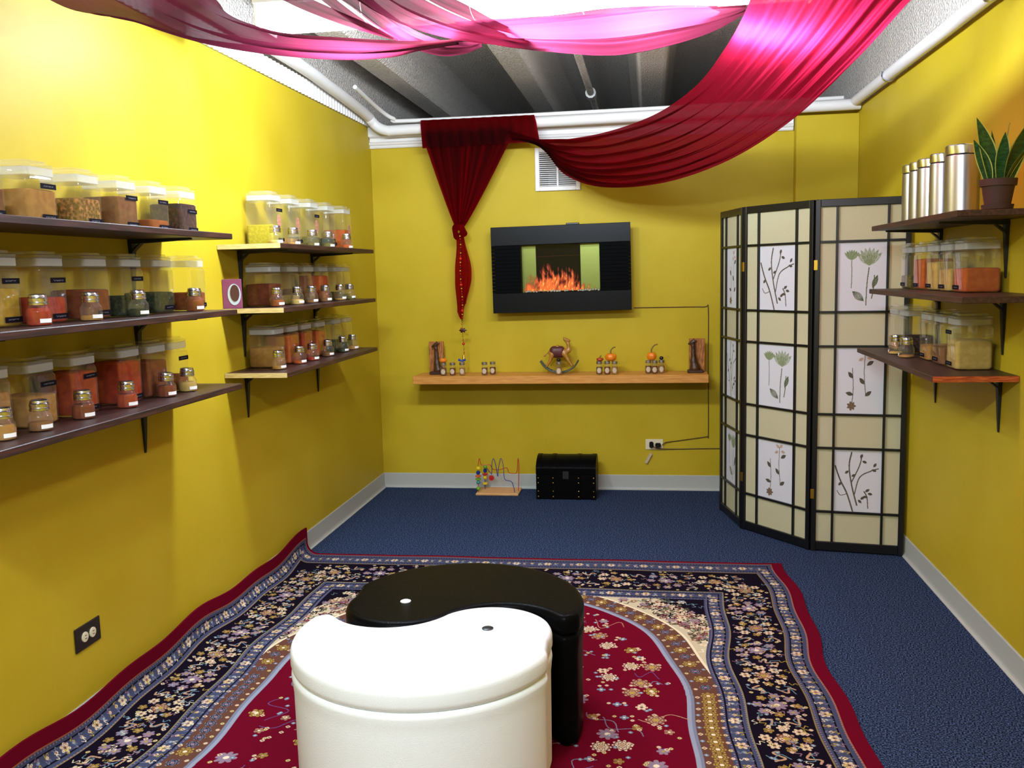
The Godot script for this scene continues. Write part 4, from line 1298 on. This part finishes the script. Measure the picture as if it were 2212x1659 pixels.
# jar with its labelled face towards +x; labels: list of [height, offset along z]
func jar(at: Vector3, side: int, h: float, powder: String, fill: float, labels: Array, label: String, group: String, sticker := false) -> void:
	var t := thing("spice_jar", label, "jar", at, group)
	if side < 0: t.rotation.y = PI
	var hk := "%.3f" % h
	obj("body", once("jb" + hk, func(): return Geo.new().squares([Vector2(0.058, 0.0), Vector2(0.064, 0.006), Vector2(0.065, 0.012), Vector2(0.065, h - 0.05), Vector2(0.06, h - 0.04), Vector2(0.058, h - 0.036)]).mesh(50)), M["jar_glass"], t)
	obj("seal", once("js" + hk, func(): return Geo.new().squares([Vector2(0.06, h - 0.0355), Vector2(0.062, h - 0.034), Vector2(0.062, h - 0.014), Vector2(0.06, h - 0.0125)]).mesh(50)), M["frosted_seal"], t)
	obj("lid", once("jl" + hk, func(): return Geo.new().squares([Vector2(0.061, h - 0.012), Vector2(0.063, h - 0.01), Vector2(0.063, h - 0.004), Vector2(0.056, h - 0.001), Vector2(0.05, h), Vector2(0.05, h + 0.007), Vector2(0.048, h + 0.008)]).mesh(50)), M["lid_glass"], t)
	if fill > 0.01:
		var c := obj("contents", once("jc", func(): return Geo.new().squares([Vector2(0.058, 0.02), Vector2(0.0625, 0.08), Vector2(0.0625, 0.94), Vector2(0.058, 0.98), Vector2(0.03, 1.0)]).mesh(50)), M[powder], t)
		c.scale = Vector3(1, (h - 0.05) * fill, 1)
		c.position.y = 0.002
	var lm := once("jlab", func(): return Geo.new().sheet(1, 1, func(u, v): return Vector3(0, (0.5 - v) * 0.015, (0.5 - u) * 0.07)).mesh(30, false))
	for e in labels:
		var l := obj("label", lm, label_material(taken["spice_jar"] % 4), t)
		l.position = Vector3(0.0656, h * e[0], e[1])
	if sticker:
		obj("sticker", once("jst", func(): return Geo.new().prism(_ellipse(0.022, 0.034), [Vector2(0, 0), Vector2(0, 0.0006)]).turned(Transform3D(Basis(Vector3(0, 0, 1), -PI / 2), Vector3.ZERO)).turned(Transform3D(Basis(Vector3(1, 0, 0), PI / 2), Vector3.ZERO)).mesh(30)), pink_sticker(), t).position = Vector3(0.0652, h * 0.45, -0.012)

func pink_sticker() -> Material:
	if not M.has("pink_sticker"):
		var m := mat("pink_sticker", Color.WHITE, 0.6)
		tri_tex(m, noise_tex(0.09, c8(140, 70, 50), c8(226, 172, 142), 71, 128), Vector3(12, 12, 12))
	return M["pink_sticker"]

func _ellipse(a: float, b: float) -> PackedVector2Array:
	var p := PackedVector2Array()
	for k in 24: p.append(Vector2(cos(TAU * k / 24) * a, sin(TAU * k / 24) * b))
	return p

func shaker(at: Vector3, side: int, powder: String, fill: float, label: String, group: String) -> void:
	var t := thing("spice_shaker", label, "shaker", at, group)
	t.rotation.y = 0.0 if side > 0 else PI
	obj("glass", once("sg", func(): return Geo.new().lathe([Vector2(0.027, 0), Vector2(0.032, 0.004), Vector2(0.032, 0.036), Vector2(0.03, 0.043), Vector2(0.0245, 0.051), Vector2(0.0225, 0.058)], 16).mesh(30)), M["jar_glass"], t)
	if fill > 0.01:
		var c := obj("contents", once("sc", func(): return Geo.new().lathe([Vector2(0.028, 0.0), Vector2(0.0305, 0.1), Vector2(0.0305, 0.76), Vector2(0.026, 1.0)], 16).mesh(30)), M[powder], t)
		c.scale = Vector3(1, 0.046 * fill, 1)
		c.position.y = 0.002
	obj("cap", once("sk", func(): return Geo.new().lathe([Vector2(0.0235, 0.0545), Vector2(0.0255, 0.056), Vector2(0.0255, 0.061), Vector2(0.0235, 0.0625), Vector2(0.0235, 0.0635), Vector2(0.025, 0.065), Vector2(0.025, 0.074), Vector2(0.0225, 0.0765), Vector2(0.0235, 0.078), Vector2(0.0225, 0.083), Vector2(0.018, 0.0855), Vector2(0.004, 0.0865)], 16).mesh(28)), M["shiny_steel"], t)
	obj("sticker", once("ss", func():
		return Geo.new().sheet(4, 1, func(u, v):
			var a: float = (u - 0.5) * 1.1
			return Vector3(cos(a) * 0.0326, 0.019 - v * 0.011, sin(a) * 0.0326)).mesh(180, false)), M["white_sticker"], t).rotation.y = -0.35

func row(side: int, shelf_y: float, where: String, h: float, jars: Array, x_face: float) -> void:
	# jars: [z of the near edge, contents, fill, labels, sticker]
	var n := jars.size()
	for k in n:
		var e: Array = jars[k]
		var x := x_face - 0.065
		if side < 0: x = W - x
		jar(Vector3(x, shelf_y + 0.0005, e[0] - 0.065), side, h, e[1], e[2], e[3], "square glass jar of %s, %s from back wall on %s" % [e[1], COUNT[n - k], where], "jars on the " + where, e.size() > 4)

func shakers(side: int, shelf_y: float, where: String, list: Array) -> void:
	var n := list.size()
	for k in n:
		var e: Array = list[k]
		var x: float = e[0] if side > 0 else W - e[0]
		shaker(Vector3(x, shelf_y + 0.0005, e[1]), side, e[2], e[3], "small glass shaker of %s, %s from back wall on %s" % [e[2], COUNT[n - k], where], "shakers on the " + where)

func left_shelves() -> void:
	shelf("wall_shelf", "long top shelf of jars on the outlet wall, no shakers", 1, 1.628, 2.78, 4.22, [3.0, 4.0])
	shelf("wall_shelf", "long middle shelf of jars and shakers on the outlet wall", 1, 1.345, 2.775, 4.22, [3.0, 4.0])
	shelf("wall_shelf", "long bottom shelf of red jars and shakers on the outlet wall", 1, 1.062, 2.77, 4.22, [3.0, 4.0])
	shelf("wall_shelf", "short top shelf with a pale raw end, near the corner", 1, 1.606, 0.975, 2.325, [2.115, 1.2], "raw_wood")
	shelf("wall_shelf", "short middle shelf with a pale raw end, near the corner", 1, 1.332, 0.975, 2.325, [2.115, 1.2], "raw_wood")
	shelf("wall_shelf", "short bottom shelf with a pale raw end, near the corner", 1, 1.052, 0.975, 2.325, [2.115, 1.2], "raw_wood")
	var T := [0.62, -0.022]
	var B := [0.1, -0.022]
	row(1, 1.628, "long top shelf", 0.165, [[3.96, "brown powder", 0.7, [B]], [3.74, "tan powder", 0.8, [T, B]], [3.52, "mixed seeds", 0.72, [B]], [3.31, "brown powder", 0.9, [T, B]], [3.11, "amber powder", 0.34, [T, B]], [2.9, "dark herbs", 0.95, [[0.5, -0.02], B]]], 0.15)
	row(1, 1.345, "long middle shelf", 0.197, [[3.93, "yellow powder", 0.7, [T, B]], [3.73, "red powder", 0.5, [T, B]], [3.51, "rust powder", 0.62, [B]], [3.31, "green herbs", 0.45, [T]], [3.11, "green herbs", 0.5, [B]], [2.87, "amber powder", 0.45, [B]]], 0.15)
	row(1, 1.062, "long bottom shelf", 0.187, [[4.0, "tan powder", 0.85, [B]], [3.81, "tan powder", 0.62, [T]], [3.61, "paprika powder", 0.95, [T, B]], [3.36, "red powder", 1.0, [B]], [3.19, "rust powder", 0.9, []], [3.04, "amber powder", 0.4, [T]]], 0.15)
	shakers(1, 1.345, "long middle shelf", [[0.186, 3.79, "red powder", 1.0], [0.186, 3.55, "tan powder", 0.3], [0.186, 3.29, "green herbs", 0.5], [0.186, 2.91, "amber powder", 0.9]])
	shakers(1, 1.062, "long bottom shelf", [[0.186, 3.97, "tan powder", 0.8], [0.192, 3.83, "brown powder", 0.5], [0.184, 3.623, "rust powder", 0.9], [0.189, 3.4, "paprika powder", 0.9], [0.186, 3.15, "rust powder", 0.8], [0.186, 3.002, "cream powder", 0.7]])
	var S := [0.12, -0.03]
	row(1, 1.606, "short top shelf", 0.238, [[2.07, "lime granules", 0.5, [[0.68, -0.02], S], true], [1.84, "tan powder", 0.2, [S], true], [1.58, "olive herbs", 0.3, [[0.68, -0.02]], true], [1.33, "green herbs", 0.3, [S]], [1.06, "orange powder", 0.6, [], true]], 0.15)
	row(1, 1.332, "short middle shelf", 0.19, [[2.12, "rust powder", 0.72, []], [1.9, "cream powder", 0.3, []], [1.69, "brown powder", 0.5, []], [1.48, "orange powder", 0.95, []], [1.25, "olive herbs", 0.3, []], [1.12, "olive herbs", 0.2, []]], 0.15)
	row(1, 1.052, "short bottom shelf", 0.187, [[2.12, "tan powder", 0.68, []], [1.94, "orange powder", 0.98, []], [1.76, "red powder", 0.98, []], [1.56, "orange powder", 0.95, []], [1.31, "green herbs", 0.4, []], [1.12, "green herbs", 0.35, []]], 0.15)
	shakers(1, 1.606, "short top shelf", [[0.185, 2.13, "cream powder", 0.4], [0.185, 1.92, "tan powder", 0.3], [0.185, 1.67, "olive herbs", 0.4], [0.185, 1.44, "olive herbs", 0.5], [0.185, 1.14, "orange powder", 0.5]])
	shakers(1, 1.332, "short middle shelf", [[0.185, 2.15, "amber powder", 0.6], [0.185, 1.91, "cream powder", 0.5], [0.185, 1.72, "brown powder", 0.3], [0.185, 1.52, "brown powder", 0.4], [0.185, 1.29, "tan powder", 0.2], [0.185, 1.13, "olive herbs", 0.3]])
	shakers(1, 1.052, "short bottom shelf", [[0.186, 2.17, "tan powder", 0.3], [0.186, 1.92, "orange powder", 0.3], [0.19, 1.76, "red powder", 0.3], [0.186, 1.53, "brown powder", 0.4], [0.186, 1.29, "green herbs", 0.4], [0.186, 1.12, "tan powder", 0.4]])
	# card standing on the short middle shelf
	var t := thing("picture_card", "purple card with a pale blue plate picture on short middle shelf", "card", Vector3(0.046, 1.3325, 2.3))
	obj("card", Geo.new().box(Vector3(0, 0.063, 0), Vector3(0.088, 0.126, 0.004), 0.001).mesh(), M["purple_card"], t)
	var disc := func(a: float, b: float) -> Mesh: return Geo.new().prism(_ellipse(a, b), [Vector2(0, 0), Vector2(0, 0.001)]).turned(Transform3D(Basis(Vector3.RIGHT, PI / 2), Vector3.ZERO)).mesh(30)
	var pl := obj("plate_picture", disc.call(0.03, 0.046), M["plate_blue"], t)
	pl.position = Vector3(0.01, 0.06, 0.0022)
	var pi := obj("plate_picture", disc.call(0.021, 0.036), M["dark_print"], t)
	pi.position = Vector3(0.013, 0.066, 0.0034)
	# dark outlet plate low on the wall
	t = thing("wall_outlet", "dark wall plate with two ivory sockets low on the yellow wall", "outlet", Vector3(0, 0.314, 3.425))
	obj("plate", Geo.new().box(Vector3(0.0035, 0, 0), Vector3(0.006, 0.08, 0.135), 0.002).mesh(), M["black_plate"], t)
	for s in [-1, 1]:
		var so := obj("socket", Geo.new().lathe([Vector2(0.0165, 0), Vector2(0.0165, 0.004), Vector2(0.015, 0.005)], 16).turned(Transform3D(Basis(Vector3(0, 0, 1), -PI / 2), Vector3(0.006, 0, s * 0.021))).mesh(40), M["ivory_plastic"], t)
		for q in [-1, 1]:
			obj("slot", Geo.new().box(Vector3(0.0112, q * 0.005, s * 0.021), Vector3(0.0012, 0.002, 0.009), 0.0003).mesh(), M["dark_gap"], so)

func right_shelves() -> void:
	shelf("wall_shelf", "screen-side top shelf carrying steel canisters and a plant", -1, 1.625, 1.74, 2.9, [2.54, 1.78])
	shelf("wall_shelf", "screen-side middle shelf of jars", -1, 1.348, 1.72, 2.98, [2.54, 1.78])
	shelf("wall_shelf", "screen-side bottom shelf with a red end, jars and two shakers", -1, 1.063, 1.5, 2.7, [2.53, 1.77], "red_wood")
	var lb := [[0.1, 0.02]]
	row(-1, 1.348, "screen-side middle shelf", 0.19, [[2.57, "orange powder", 0.62, lb], [2.4, "cream powder", 0.6, lb], [2.23, "cream powder", 0.8, lb], [2.05, "orange powder", 0.9, lb], [1.85, "olive herbs", 0.4, lb]], 0.155)
	row(-1, 1.063, "screen-side bottom shelf", 0.2, [[2.52, "cream powder", 0.72, [[0.68, 0.03], [0.1, 0.02]]], [2.35, "brown powder", 0.45, lb], [2.17, "tan powder", 0.4, lb], [1.83, "dark herbs", 0.5, []], [1.66, "tan powder", 0.4, []]], 0.155)
	shakers(-1, 1.063, "screen-side bottom shelf", [[0.192, 2.0, "tan powder", 0.2], [0.192, 1.832, "cream powder", 0.2]])
	var cs := [[2.43, 0.06, 0.25], [2.13, 0.046, 0.25], [1.9, 0.046, 0.25], [1.7, 0.044, 0.24], [1.8, 0.044, 0.24]]
	var zs := [2.44, 2.2, 2.03, 1.91, 1.8]
	for k in 5:
		var r: float = 0.06 if k == 0 else 0.046
		var h := 0.256 if k == 0 else 0.254
		var x := W - 0.13
		var t := thing("steel_canister", "brushed steel canister, %s from back wall in a row of five" % COUNT[5 - k] if k else "widest brushed steel canister, beside the potted plant", "canister", Vector3(x, 1.6255, zs[k]), "steel canisters on the top shelf")
		obj("body", Geo.new().lathe([Vector2(r - 0.002, 0), Vector2(r, 0.003), Vector2(r, h - 0.04), Vector2(r - 0.001, h - 0.038)], 28).mesh(35), M["steel"], t)
		obj("seal", Geo.new().lathe([Vector2(r - 0.003, h - 0.038), Vector2(r - 0.003, h - 0.034)], 28).mesh(35), M["dark_gap"], t)
		obj("lid", Geo.new().lathe([Vector2(r, h - 0.034), Vector2(r + 0.001, h - 0.032), Vector2(r + 0.001, h - 0.004), Vector2(r - 0.003, h), Vector2(r - 0.02, h)], 28).mesh(35), M["shiny_steel"], t)
	plant(Vector3(W - 0.14, 1.6255, 2.83))

func plant(at: Vector3) -> void:
	var t := thing("snake_plant", "potted snake plant with yellow edged leaves on the top shelf", "plant", at)
	obj("saucer", Geo.new().lathe([Vector2(0.04, 0), Vector2(0.046, 0.002), Vector2(0.049, 0.016), Vector2(0.045, 0.017), Vector2(0.043, 0.008)], 24).mesh(35), M["pot_brown"], t)
	obj("pot", Geo.new().lathe([Vector2(0.038, 0.0085), Vector2(0.049, 0.075), Vector2(0.055, 0.076), Vector2(0.057, 0.098), Vector2(0.052, 0.099), Vector2(0.05, 0.088)], 24).mesh(35), M["pot_brown"], t)
	obj("soil", Geo.new().lathe([Vector2(0.05, 0.082), Vector2(0.05, 0.088)], 20).mesh(35), M["soil"], t)
	var im := Image.create(64, 128, false, Image.FORMAT_RGB8)
	var n := FastNoiseLite.new()
	n.frequency = 0.06
	for x in 64:
		for y in 128:
			var e: float = abs(x - 31.5) / 32.0
			var c := c8(22, 58, 24).lerp(c8(56, 100, 44), clamp(0.5 + n.get_noise_2d(x * 0.4, y * 2.0), 0, 1))
			im.set_pixel(x, y, c8(196, 196, 96) if e > 0.84 else c)
	var m := StandardMaterial3D.new()
	m.resource_name = "snake_leaf"
	m.albedo_texture = ImageTexture.create_from_image(im)
	m.roughness = 0.4
	m.backlight_enabled = true
	m.backlight = Color(0.25, 0.35, 0.15)
	# leaves: [base x, base z, tip offset x, tip offset z, height, width, facing]
	for l in [[-0.02, 0.005, -0.062, 0.02, 0.21, 0.068, 0.2], [-0.03, 0.0, -0.06, 0.03, 0.14, 0.05, -0.3], [0.0, 0.014, 0.004, 0.02, 0.16, 0.056, 0.1], [0.022, 0.012, 0.056, 0.06, 0.205, 0.09, 0.5], [-0.008, -0.02, -0.005, -0.02, 0.175, 0.04, 0.6], [0.026, -0.012, 0.1, -0.03, 0.22, 0.05, -0.4], [0.012, 0.026, 0.075, 0.06, 0.14, 0.045, 0.9], [0.01, -0.01, 0.04, -0.05, 0.2, 0.04, 1.2]]:
		var g := Geo.new()
		for fs in [1.0, -1.0]:
			var o := g.i.size()
			g.sheet(6, 18, func(u, v):
				var s: float = v
				var wd: float = l[5] * (0.45 + 0.55 * sin(min(1.0, s * 1.5) * PI / 2)) * (1.0 - pow(s, 3.2)) * 0.5
				var c := Vector3(lerp(l[0], l[0] + l[2], s * s * 0.6 + s * 0.4), 0.084 + l[4] * s, lerp(l[1], l[1] + l[3], s * s * 0.6 + s * 0.4))
				var k: float = (u - 0.5) * 2.0
				var dirv := Vector3(cos(l[6]), 0, -sin(l[6]))
				return c + dirv * wd * k + Vector3(sin(l[6]), 0, cos(l[6])) * (0.25 * wd * k * k + fs * 0.0012 * (1.0 - k * k)))
			if fs < 0:
				for k in range(o, g.i.size(), 3):
					var q := g.i[k + 1]
					g.i[k + 1] = g.i[k + 2]
					g.i[k + 2] = q
		obj("leaf", g.mesh(80, false), m, t)

# ---------------------------------------------------------------- fabric
func swag(far: Array, near: Array, nu: int, nv: int, sag: float, folds: float, amp: float, ph: float) -> Geo:
	return Geo.new().sheet(nu, nv, func(s, v):
		var p := along(far, s).lerp(along(near, s), v)
		var e := sin(PI * clamp(s, 0.0, 1.0))
		var q: float = v + 0.05 * sin(5.0 * s + ph)
		p.y += -sag * 4.0 * v * (1.0 - v) * e
		p.y += amp * (0.25 + 0.75 * e) * (sin(TAU * folds * q + ph) * 0.7 + sin(TAU * folds * 2.3 * q + 2.0 * s + ph * 2.0) * 0.3 + 0.12 * sin(TAU * folds * 5.1 * q + ph))
		p.z += amp * 1.1 * cos(TAU * folds * q + ph)
		return p)

func drapes() -> void:
	var V := func(x, y, z): return Vector3(x, y, z)
	var t := thing("ceiling_drape", "sheer plum cloth swagged in folds under the ceiling light", "drape", Vector3(0.9, 2.4, 2.7))
	var base := Transform3D(Basis(), -t.position)
	var a_far := [V.call(0.05, 2.42, 4.1), V.call(0.264, 2.200, 3.762), V.call(0.313, 2.210, 3.518), V.call(0.374, 2.230, 3.165), V.call(0.535, 2.250, 2.864), V.call(0.725, 2.265, 2.666), V.call(0.875, 2.290, 2.567), V.call(0.961, 2.320, 2.511), V.call(1.120, 2.350, 2.438)]
	var a_near := [V.call(0.3, 2.5, 4.1), V.call(0.513, 2.330, 3.421), V.call(0.528, 2.290, 3.246), V.call(0.566, 2.285, 3.089), V.call(0.623, 2.290, 2.939), V.call(0.757, 2.305, 2.784), V.call(0.885, 2.315, 2.661), V.call(0.974, 2.330, 2.560), V.call(1.124, 2.355, 2.460)]
	obj("swag", swag(a_far, a_near, 100, 60, 0.015, 2.5, 0.016, 0.4).turned(base).mesh(180, false), M["plum_voile"], t)
	var t1_far := [V.call(0.641, 2.66, 4.076), V.call(0.611, 2.360, 3.476), V.call(0.638, 2.353, 3.262), V.call(0.674, 2.346, 3.059), V.call(0.742, 2.339, 2.883), V.call(0.818, 2.332, 2.748), V.call(0.897, 2.325, 2.645)]
	var t1_near := [V.call(0.718, 2.66, 4.165), V.call(0.688, 2.372, 3.565), V.call(0.708, 2.365, 3.352), V.call(0.733, 2.358, 3.151), V.call(0.790, 2.351, 2.972), V.call(0.851, 2.344, 2.811), V.call(0.894, 2.337, 2.621)]
	obj("swag", swag(t1_far, t1_near, 50, 16, 0, 1, 0.006, 0.2).turned(base).mesh(180, false), M["plum_voile"], t)
	var t2_far := [V.call(0.784, 2.66, 4.006), V.call(0.754, 2.370, 3.406), V.call(0.765, 2.361, 3.214), V.call(0.778, 2.352, 3.053), V.call(0.799, 2.343, 2.855), V.call(0.843, 2.334, 2.700), V.call(0.906, 2.325, 2.614)]
	var t2_near := [V.call(0.823, 2.66, 4.040), V.call(0.793, 2.382, 3.440), V.call(0.803, 2.373, 3.251), V.call(0.814, 2.364, 3.092), V.call(0.833, 2.355, 2.900), V.call(0.863, 2.346, 2.729), V.call(0.903, 2.337, 2.590)]
	obj("swag", swag(t2_far, t2_near, 50, 16, 0, 1, 0.005, 1.2).turned(base).mesh(180, false), M["plum_voile"], t)
	var b_far := [V.call(0.828, 2.66, 3.998), V.call(0.798, 2.370, 3.398), V.call(0.813, 2.364, 3.143), V.call(0.837, 2.359, 2.950), V.call(0.854, 2.353, 2.716), V.call(0.890, 2.347, 2.441), V.call(0.984, 2.341, 2.276), V.call(1.096, 2.336, 2.312), V.call(1.196, 2.330, 2.447)]
	var b_near := [V.call(0.910, 2.66, 4.096), V.call(0.880, 2.382, 3.496), V.call(0.899, 2.376, 3.263), V.call(0.924, 2.371, 3.083), V.call(0.943, 2.365, 2.868), V.call(0.976, 2.359, 2.639), V.call(1.044, 2.353, 2.484), V.call(1.121, 2.348, 2.455), V.call(1.196, 2.342, 2.467)]
	obj("swag", swag(b_far, b_near, 60, 30, 0.004, 1.6, 0.012, 2).turned(base).mesh(180, false), M["plum_voile"], t)
	var t4_far := [V.call(0.878, 2.66, 4.007), V.call(0.848, 2.365, 3.407), V.call(0.879, 2.354, 3.109), V.call(0.916, 2.343, 2.903), V.call(0.988, 2.332, 2.737), V.call(1.113, 2.322, 2.596), V.call(1.274, 2.311, 2.526), V.call(1.452, 2.300, 2.513)]
	var t4_near := [V.call(1.042, 2.66, 4.220), V.call(1.012, 2.377, 3.620), V.call(1.041, 2.366, 3.354), V.call(1.064, 2.355, 3.178), V.call(1.103, 2.344, 3.020), V.call(1.185, 2.334, 2.832), V.call(1.305, 2.323, 2.661), V.call(1.451, 2.312, 2.490)]
	obj("swag", swag(t4_far, t4_near, 60, 40, 0.006, 2.2, 0.014, 1.1).turned(base).mesh(180, false), M["plum_voile"], t)
	var t5_far := [V.call(1.087, 2.66, 3.905), V.call(1.057, 2.365, 3.305), V.call(1.089, 2.355, 3.097), V.call(1.135, 2.345, 2.960), V.call(1.198, 2.335, 2.837), V.call(1.276, 2.325, 2.704), V.call(1.385, 2.315, 2.608)]
	var t5_near := [V.call(1.129, 2.66, 3.954), V.call(1.099, 2.377, 3.354), V.call(1.133, 2.367, 3.163), V.call(1.177, 2.357, 3.046), V.call(1.236, 2.347, 2.928), V.call(1.300, 2.337, 2.768), V.call(1.385, 2.327, 2.584)]
	obj("swag", swag(t5_far, t5_near, 50, 16, 0, 1, 0.006, 0.8).turned(base).mesh(180, false), M["plum_voile"], t)
	var c_far := [V.call(1.084, 2.340, 2.611), V.call(1.277, 2.310, 2.513), V.call(1.478, 2.295, 2.415), V.call(1.705, 2.285, 2.315), V.call(1.920, 2.310, 2.321), V.call(2.080, 2.360, 2.305), V.call(2.200, 2.430, 2.285)]
	var c_near := [V.call(1.154, 2.350, 2.731), V.call(1.332, 2.350, 2.750), V.call(1.515, 2.350, 2.778), V.call(1.722, 2.355, 2.791), V.call(1.910, 2.365, 2.744), V.call(2.068, 2.390, 2.603), V.call(2.198, 2.440, 2.376)]
	obj("swag", swag(c_far, c_near, 90, 60, 0.012, 2.6, 0.016, 1.1).turned(base).mesh(180, false), M["plum_voile"], t)
	# long pink swag from the ceiling to the back pipe, knotted, with a tail
	t = thing("hanging_swag", "long crimson cloth swag draped over the back pipe and knotted", "drape", Vector3(1.2, 2.3, 0.3))
	base = Transform3D(Basis(), -t.position)
	var d_left := [V.call(2.3, 2.66, 4.0), V.call(2.176, 2.345, 3.500), V.call(2.153, 2.311, 3.200), V.call(2.151, 2.289, 2.850), V.call(2.128, 2.304, 2.250), V.call(2.042, 2.289, 1.600), V.call(1.854, 2.272, 1.000), V.call(1.562, 2.258, 0.550), V.call(1.310, 2.266, 0.320), V.call(1.139, 2.281, 0.200), V.call(0.95, 2.35, 0.19)]
	var d_right := [V.call(2.95, 2.66, 4.0), V.call(2.695, 2.306, 3.500), V.call(2.675, 2.301, 3.200), V.call(2.659, 2.283, 2.900), V.call(2.605, 2.217, 2.350), V.call(2.466, 2.103, 1.700), V.call(2.227, 2.000, 1.150), V.call(1.904, 1.938, 0.780), V.call(1.555, 1.954, 0.480), V.call(1.325, 2.059, 0.300), V.call(1.164, 2.243, 0.220), V.call(0.98, 2.29, 0.2)]
	obj("swag", Geo.new().sheet(120, 110, func(s, v):
		var p := along(d_left, s).lerp(along(d_right, s), v)
		var amp: float = lerp(0.014, 0.03, smoothstep(0.35, 0.75, s)) * (1.0 - 0.6 * smoothstep(0.82, 1.0, s))
		var w: float = sin(TAU * (7.0 * v + 0.8 * s)) * 0.6 + sin(TAU * (15.0 * v + 1.6 * sin(3.0 * s))) * 0.35 + sin(TAU * (27.0 * v + s)) * 0.2
		p.z += amp * w
		p.y += amp * w * 0.6 - 0.03 * sin(PI * v) * sin(PI * s)
		return p).turned(base).mesh(180, false), M["maroon_voile"], t)
	# over the pipe: band and gathered triangle down to the knot
	var top_a := V.call(0.381, 2.43, 0.15)
	var top_b := V.call(1.11, 2.44, 0.15)
	for back in [0.0, 0.008]:
		obj("pipe_fold", Geo.new().sheet(60, 14, func(u, v):
			var x: float = lerp(0.381, 1.105, u) + v * lerp(0.02, 0.05, u)
			var ang: float = lerp(-0.9, 1.7, min(1.0, v * 1.6))
			var y: float = 2.396 + cos(ang) * (0.048 - back)
			var z: float = 0.142 + sin(ang) * (0.05 - back)
			if v > 0.625:
				var q: float = (v - 0.625) / 0.375
				y -= q * lerp(0.13, 0.12, u)
				z += 0.004
			return Vector3(x, y, z + 0.004 * sin(u * 70.0))).turned(base).mesh(180, false), M["maroon_voile"], t)
	for back in [0.0, 0.012, 0.024]:
		obj("gathered_fall", Geo.new().sheet(70, 40, func(u, v):
			var w: float = pow(1.0 - v, 0.92)
			var xl: float = lerp(0.588, 0.395, w)
			var xr: float = lerp(0.642, 1.0, w)
			var x: float = lerp(xl, xr, u)
			var y: float = lerp(2.36, 1.76, v)
			return Vector3(x, y, lerp(0.185, 0.14, v) - back + lerp(0.006, 0.005, v) * (sin(u * 52.0 + 2.5 * sin(u * 11.0) + back * 90.0) + 0.5 * sin(u * 97.0 + 1.0)))).turned(base).mesh(180, false), M["maroon_voile"], t)
	var kc := Vector3(0.612, 1.73, 0.13) - t.position
	obj("knot", soft_body([
		[kc + Vector3(-0.026, 0.03, 0.0), kc + Vector3(0.018, 0.026, 0.022), 0.02, 0.02],
		[kc + Vector3(0.018, 0.026, 0.022), kc + Vector3(0.032, -0.012, 0.006), 0.02, 0.02],
		[kc + Vector3(0.032, -0.012, 0.0), kc + Vector3(-0.014, -0.036, 0.016), 0.02, 0.018],
		[kc + Vector3(-0.03, 0.02, 0.0), kc + Vector3(-0.022, -0.03, 0.014), 0.018, 0.016]], 0.006, 0.006).mesh(180), M["maroon_voile"], t)
	obj("tail", Geo.new().sheet(40, 50, func(u, v):
		var wd: float = lerp(0.026, 0.055, smoothstep(0.0, 0.45, v)) * (1.0 - 0.45 * smoothstep(0.55, 1.0, v))
		var xx: float = 0.612 + 0.012 * sin(v * 4.0)
		var y: float = 1.70 - v * 0.54 + (0.1 * smoothstep(0.55, 0.9, u) + 0.05 * smoothstep(0.3, 0.0, u)) * v * v
		return Vector3(xx + (u - 0.5) * 2 * wd, y, 0.115 - 0.03 * v + 0.010 * sin(u * 19.0) + 0.004 * sin(u * 43.0))).turned(base).mesh(180, false), M["maroon_voile"], t)
	# string of beads hanging from the knot
	t = thing("bead_string", "string of red and gold beads hanging from the knotted cloth", "bead string", Vector3(0.62, 1.72, 0.165))
	var pth := []
	for k in 17: pth.append(Vector3(0.004 * sin(k * 0.9), -0.05 * k, -0.002 * k * 0.5))
	obj("thread", Geo.new().tube(pth, 0.0012, 5).mesh(), M["dark_bead"], t)
	var bm := Geo.new().lathe([Vector2(0.001, -0.5), Vector2(0.35, -0.36), Vector2(0.5, 0), Vector2(0.35, 0.36), Vector2(0.001, 0.5)], 10).mesh(80)
	var y := -0.02
	var k := 0
	while y > -0.8:
		var big := k % 9 == 8
		var size := 0.02 if big else (0.009 if k % 3 else 0.012)
		var b := obj("bead", bm, M[["gold_bead", "crimson_bead", "dark_bead"][k % 3]] if not big else M["crimson_bead"], t)
		b.scale = Vector3.ONE * size
		b.position = Vector3(0.004 * sin(-y / 0.05 * 0.9), y, y * 0.02)
		y -= size * 0.6 + (0.012 if y > -0.55 else 0.02)
		k += 1
	obj("star_ornament", soft_body([[Vector3(-0.022, -0.63, -0.012), Vector3(0.022, -0.63, -0.012), 0.005, 0.005], [Vector3(-0.012, -0.618, -0.012), Vector3(0.012, -0.642, -0.012), 0.005, 0.005], [Vector3(0.012, -0.618, -0.012), Vector3(-0.012, -0.642, -0.012), 0.005, 0.005]], 0.004, 0.004).mesh(180), M["dark_bead"], t)
	obj("bell", Geo.new().lathe([Vector2(0.003, -0.79), Vector2(0.008, -0.8), Vector2(0.01, -0.82), Vector2(0.015, -0.83)], 12, Vector3(0, 0, -0.016)).mesh(40), M["gold_bead"], t)

func _ready() -> void:
	rng.seed = 5
	camera_and_light()
	make_materials()
	ceiling_light(Vector3(1.4, 2.425, 2.62), "white fluorescent ceiling light above the sheer plum drape", 5)
	ceiling_light(Vector3(1.2, 2.47, 5.9), "white fluorescent ceiling light nearest the front wall", 3)
	room()
	rug()
	ottoman("white leather yin-yang half ottoman with a small black button", Vector3(1.185, 0.0115, 3.582), 0.0, "white_leather", "black_button")
	ottoman("black leather yin-yang half ottoman with a small white button", Vector3(1.236, 0.0115, 3.322), PI, "black_leather", "white_button")
	folding_screen()
	drapes()
	left_shelves()
	right_shelves()
	back_wall()
	trunk()
	bead_maze()
